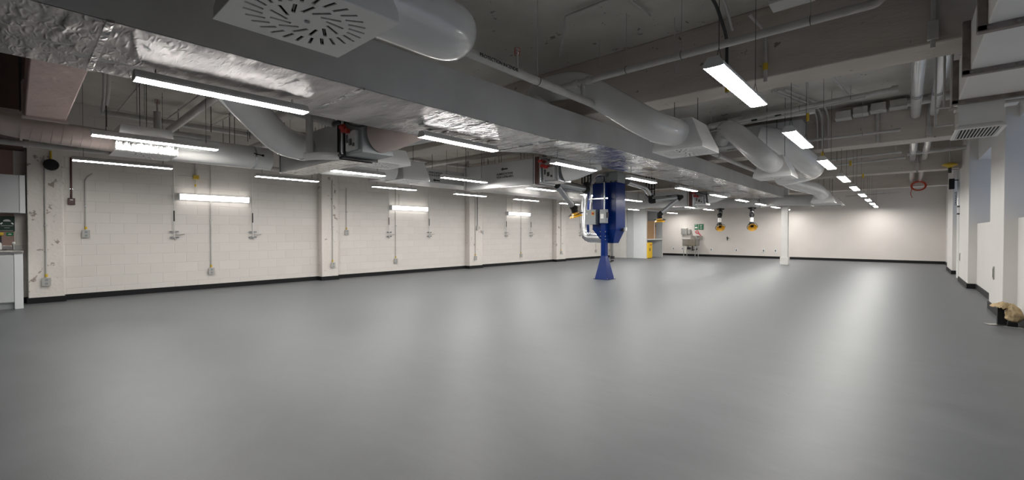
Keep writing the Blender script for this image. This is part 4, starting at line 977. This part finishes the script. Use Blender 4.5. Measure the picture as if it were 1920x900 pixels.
t = empty('eyewash_sign', (-8.3, 24.39, 1.57), 'green eyewash sign pair on the back wall above the sink', 'sign')
part(MB().box(-8.56, -8.38, 24.38, 24.398, 1.42, 1.72).box(-8.34, -8.10, 24.38, 24.398, 1.42, 1.72), 'sign_board', GREEN, t)
sg = MB()
for cx in (-8.22,):
    for cz in (1.63, 1.5): sg.tube([(cx+.05*math.cos(a), 24.378, cz+.035*math.sin(a)) for a in [2*math.pi*i/14 for i in range(15)]], .010, 6, False)
sg.box(-8.54, -8.41, 24.377, 24.38, 1.49, 1.58).box(-8.54, -8.44, 24.377, 24.38, 1.66, 1.69)
part(sg, 'pictogram', WHT, t)
t = empty('inspection_tag', (-8.35, 24.3, 1.28), 'red and white tag with pull handle below the green sign', 'tag')
part(MB().tube([(-8.42+.07*math.cos(a), 24.36, 1.30+.07*math.sin(a)) for a in [2*math.pi*i/16 for i in range(17)]], .016, 8, False), 'red_ring', RED2, t)
part(MB().tube([(-8.37, 24.37, 1.26), (-8.22, 24.37, 1.10)], .022, 8), 'red_strap', RED2, t)
for i, (x, z) in enumerate([(-9.70, .38), (-9.20, .39), (-7.69, .37), (-6.47, .37), (-5.24, .375), (-4.73, .385)]):
    t = empty('wall_outlet', (x, YB, z), 'white outlet low on the back wall, %s from the left' % ORD[i], 'electrical outlet', 'outlets along the back wall')
    MB().box(-.05, .05, -.03, 0, -.07, .07).build('cover_plate', CABL, t, .003)
    MB().box(-.02, .02, -.034, -.03, -.045, .045).build('receptacle', DARK, t)
t = empty('air_valve', (-6.9, 24.37, .96), 'small dark valve alone on the back wall between the far arms', 'valve')
part(MB().cyl((-6.9, 24.36, .86), (-6.9, 24.36, 1.06), .022, 8).obox((-6.88, 24.34, .98), .10, .04, .04).cyl((-6.9,24.4,.96),(-6.9,24.36,.96),.015,8), 'valve_body', DARK, t)
# column
t = empty('support_column', (-3.55, 19.95, 0), 'slim white square column standing on the floor before the back wall', 'column')
part(MB().box(-3.66, -3.44, 19.84, 20.06, 0, ZC), 'shaft', WH, t, .006)
part(MB().box(-3.69, -3.41, 19.81, 20.09, 0, .30), 'column_base', WH, t, .006)

# ================================================================== RIGHT WALL FITTINGS
t = empty('drain_stack', (1.06, 17.1, 0), 'white vertical drain pipe with black couplings on the right wall', 'pipe')
part(MB().cyl((1.07, 17.1, 0), (1.07, 17.1, 2.84), .062, 20), 'pipe_run', WHG, t)
for z in (1.72, 1.92): part(MB().cyl((1.07, 17.1, z), (1.07, 17.1, z+.045), .068, 20), 'coupling_band', DARK, t)
text_mesh('lettering', 'DRAINAGE', .075, INK, t, (-.058, -.005, 1.98), (R(90), R(-90), R(-45)))
t = empty('loudspeaker', (.95, 17.0, 2.6), 'small black box hanging at the top of the drain pipe', 'loudspeaker')
part(MB().box(.84, .95, 16.95, 17.1, 2.42, 2.70), 'speaker_body', BLACK, t, .008)
part(MB().cyl((.90, 17.02, 2.66), (1.03, 17.06, 2.66), .015, 8), 'bracket', BLACK, t)
o = airdrop(16.9, 1.05, 'compressed air drop on the right wall beside the drain pipe', x=XR, top=2.7, s=-1)
for (x, y, z, lab) in ((.999, 9.98, .60, 'slotted plate low on the nearest right pillar'), (.999, 15.8, .62, 'slotted plate low on the farther right pillar')):
    t = empty('wall_outlet', (x, y, z), lab, 'electrical outlet')
    MB().box(-.012, 0, -.04, .04, -.10, .10).build('cover_plate', STEEL, t, .002)
    MB().box(-.015, -.012, -.015, .015, -.07, .07).build('receptacle', DARK, t)
t = empty('power_cord_coil', (.3, 20.8, 2.86), 'coiled orange-red cord hanging from the far beam', 'cord')
m = MB()
for k in range(4): rr = .165+.012*k; m.tube([(.28+rr*math.cos(a), 20.84-.012*k, 2.86+rr*.82*math.sin(a)) for a in [2*math.pi*i/28 for i in range(29)]], .012, 8, False)
part(m, 'coil', CORDR, t)
part(MB().tube(fillet([(.12, 20.8, 2.82), (.07, 20.8, 2.6), (.12, 20.8, 2.45)], .08), .010, 8), 'loose_end', CORDR, t)
part(MB().cyl((.28, 20.86, 2.99), (.28, 20.86, 3.5), .02, 8), 'conduit', PIPE, t)
t = empty('gas_sensor', (.78, 15.6, 2.9), 'orange-yellow sensor with black tip hanging under the third beam', 'sensor')
part(MB().lathe([(.04, .07), (.06, .10), (.14, .13), (.14, .16), (.03, .20)], (.78, 15.55, 2.78), 18), 'sensor_cap', YEL, t)
part(MB().cyl((.78, 15.55, 2.72), (.78, 15.55, 2.86), .035, 12), 'sensor_tip', DARK, t)
part(MB().cyl((.78, 15.55, 2.97), (.78, 15.55, ZC), .015, 8), 'conduit', PIPE, t)
part(MB().tube([(.82, 15.55, 2.80), (.93, 15.56, 2.80), (.97, 15.58, 2.84)], .006, 6), 'cable', DARK, t)
# ------------------------------------------------------------------ floor stub with canvas bag
t = empty('floor_stub', (.97, 8.62, 0), 'black steel stub post on the floor by the right wall', 'post')
part(MB().box(.90, .99, 8.62, 8.70, .0, .235), 'post', BLACK, t, .004)
part(MB().obox((1.02, 8.52, .035), .09, .07, .05).cyl((1.0, 8.55, .0), (1.0, 8.55, .09), .012, 8), 'foot_block', BLACK, t, .004)
part(MB().obox((.95, 8.62, .004), .34, .13, .008, Matrix.Rotation(R(25), 3, 'Z')).obox((1.06, 8.5, .004), .22, .05, .008, Matrix.Rotation(R(-20), 3, 'Z')), 'foot_plates', STEEL, t)
def canvas_bag():
    bm = bmesh.new(); bmesh.ops.create_icosphere(bm, subdivisions=4, radius=1)
    from mathutils import noise
    for v in bm.verts:
        p = v.co.copy()
        # hanging pouch: narrow at the top, belly low
        h = p.z
        wx = .070*(1-.25*h) ; wy = .060*(1-.2*h); q = Vector((p.x*wx, p.y*wy, h*.115))
        d = noise.noise(Vector((p.x*2.0, p.y*2.0, p.z*.9))*1.4)*.030 + noise.noise(Vector((p.x*6, p.y*6, p.z*2)))*.012
        fold = .012*math.sin(math.atan2(p.y, p.x)*7+p.z*2.5)*(1-abs(h)*.4)
        q += Vector((p.x, p.y, 0))*(d+fold)
        v.co = q
    me = bpy.data.meshes.new('bag_pouch'); bm.to_mesh(me); bm.free(); me.shade_smooth(); me.materials.append(CANVAS); return me
t = empty('canvas_bag', (.98, 8.6, .2), 'crumpled beige canvas sleeve draped over the black floor stub', 'bag')
o = bpy.data.objects.new('bag_pouch', canvas_bag()); COL.objects.link(o); o.parent = t; o.location = (.055, -.06, -.03); o.rotation_euler = (R(8), R(-10), 0)
def top_cloth():
    from mathutils import noise
    bm = bmesh.new(); n = 26; g = []
    for i in range(n+1):
        row = []
        for k in range(n+1):
            u, v = i/n*2-1, k/n*2-1
            rr = max(abs(u), abs(v)); x = u*.125; y = v*.085
            z = .075-.075*max(0, rr-.45)**1.3*2.0+noise.noise(Vector((u*3, v*3, 2)))*.022+.008*math.sin(u*11+v*6)
            row.append(bm.verts.new((x, y, z)))
        g.append(row)
    for i in range(n):
        for k in range(n): bm.faces.new((g[i][k], g[i+1][k], g[i+1][k+1], g[i][k+1]))
    me = bpy.data.meshes.new('bag_flap'); bm.to_mesh(me); bm.free(); me.shade_smooth(); me.materials.append(CANVAS); return me
o = bpy.data.objects.new('bag_flap', top_cloth()); COL.objects.link(o); o.parent = t; o.location = (-.01, .02, .015); o.rotation_euler = (0, R(10), R(35))
sm_ = o.modifiers.new('thick', 'SOLIDIFY'); sm_.thickness = .005
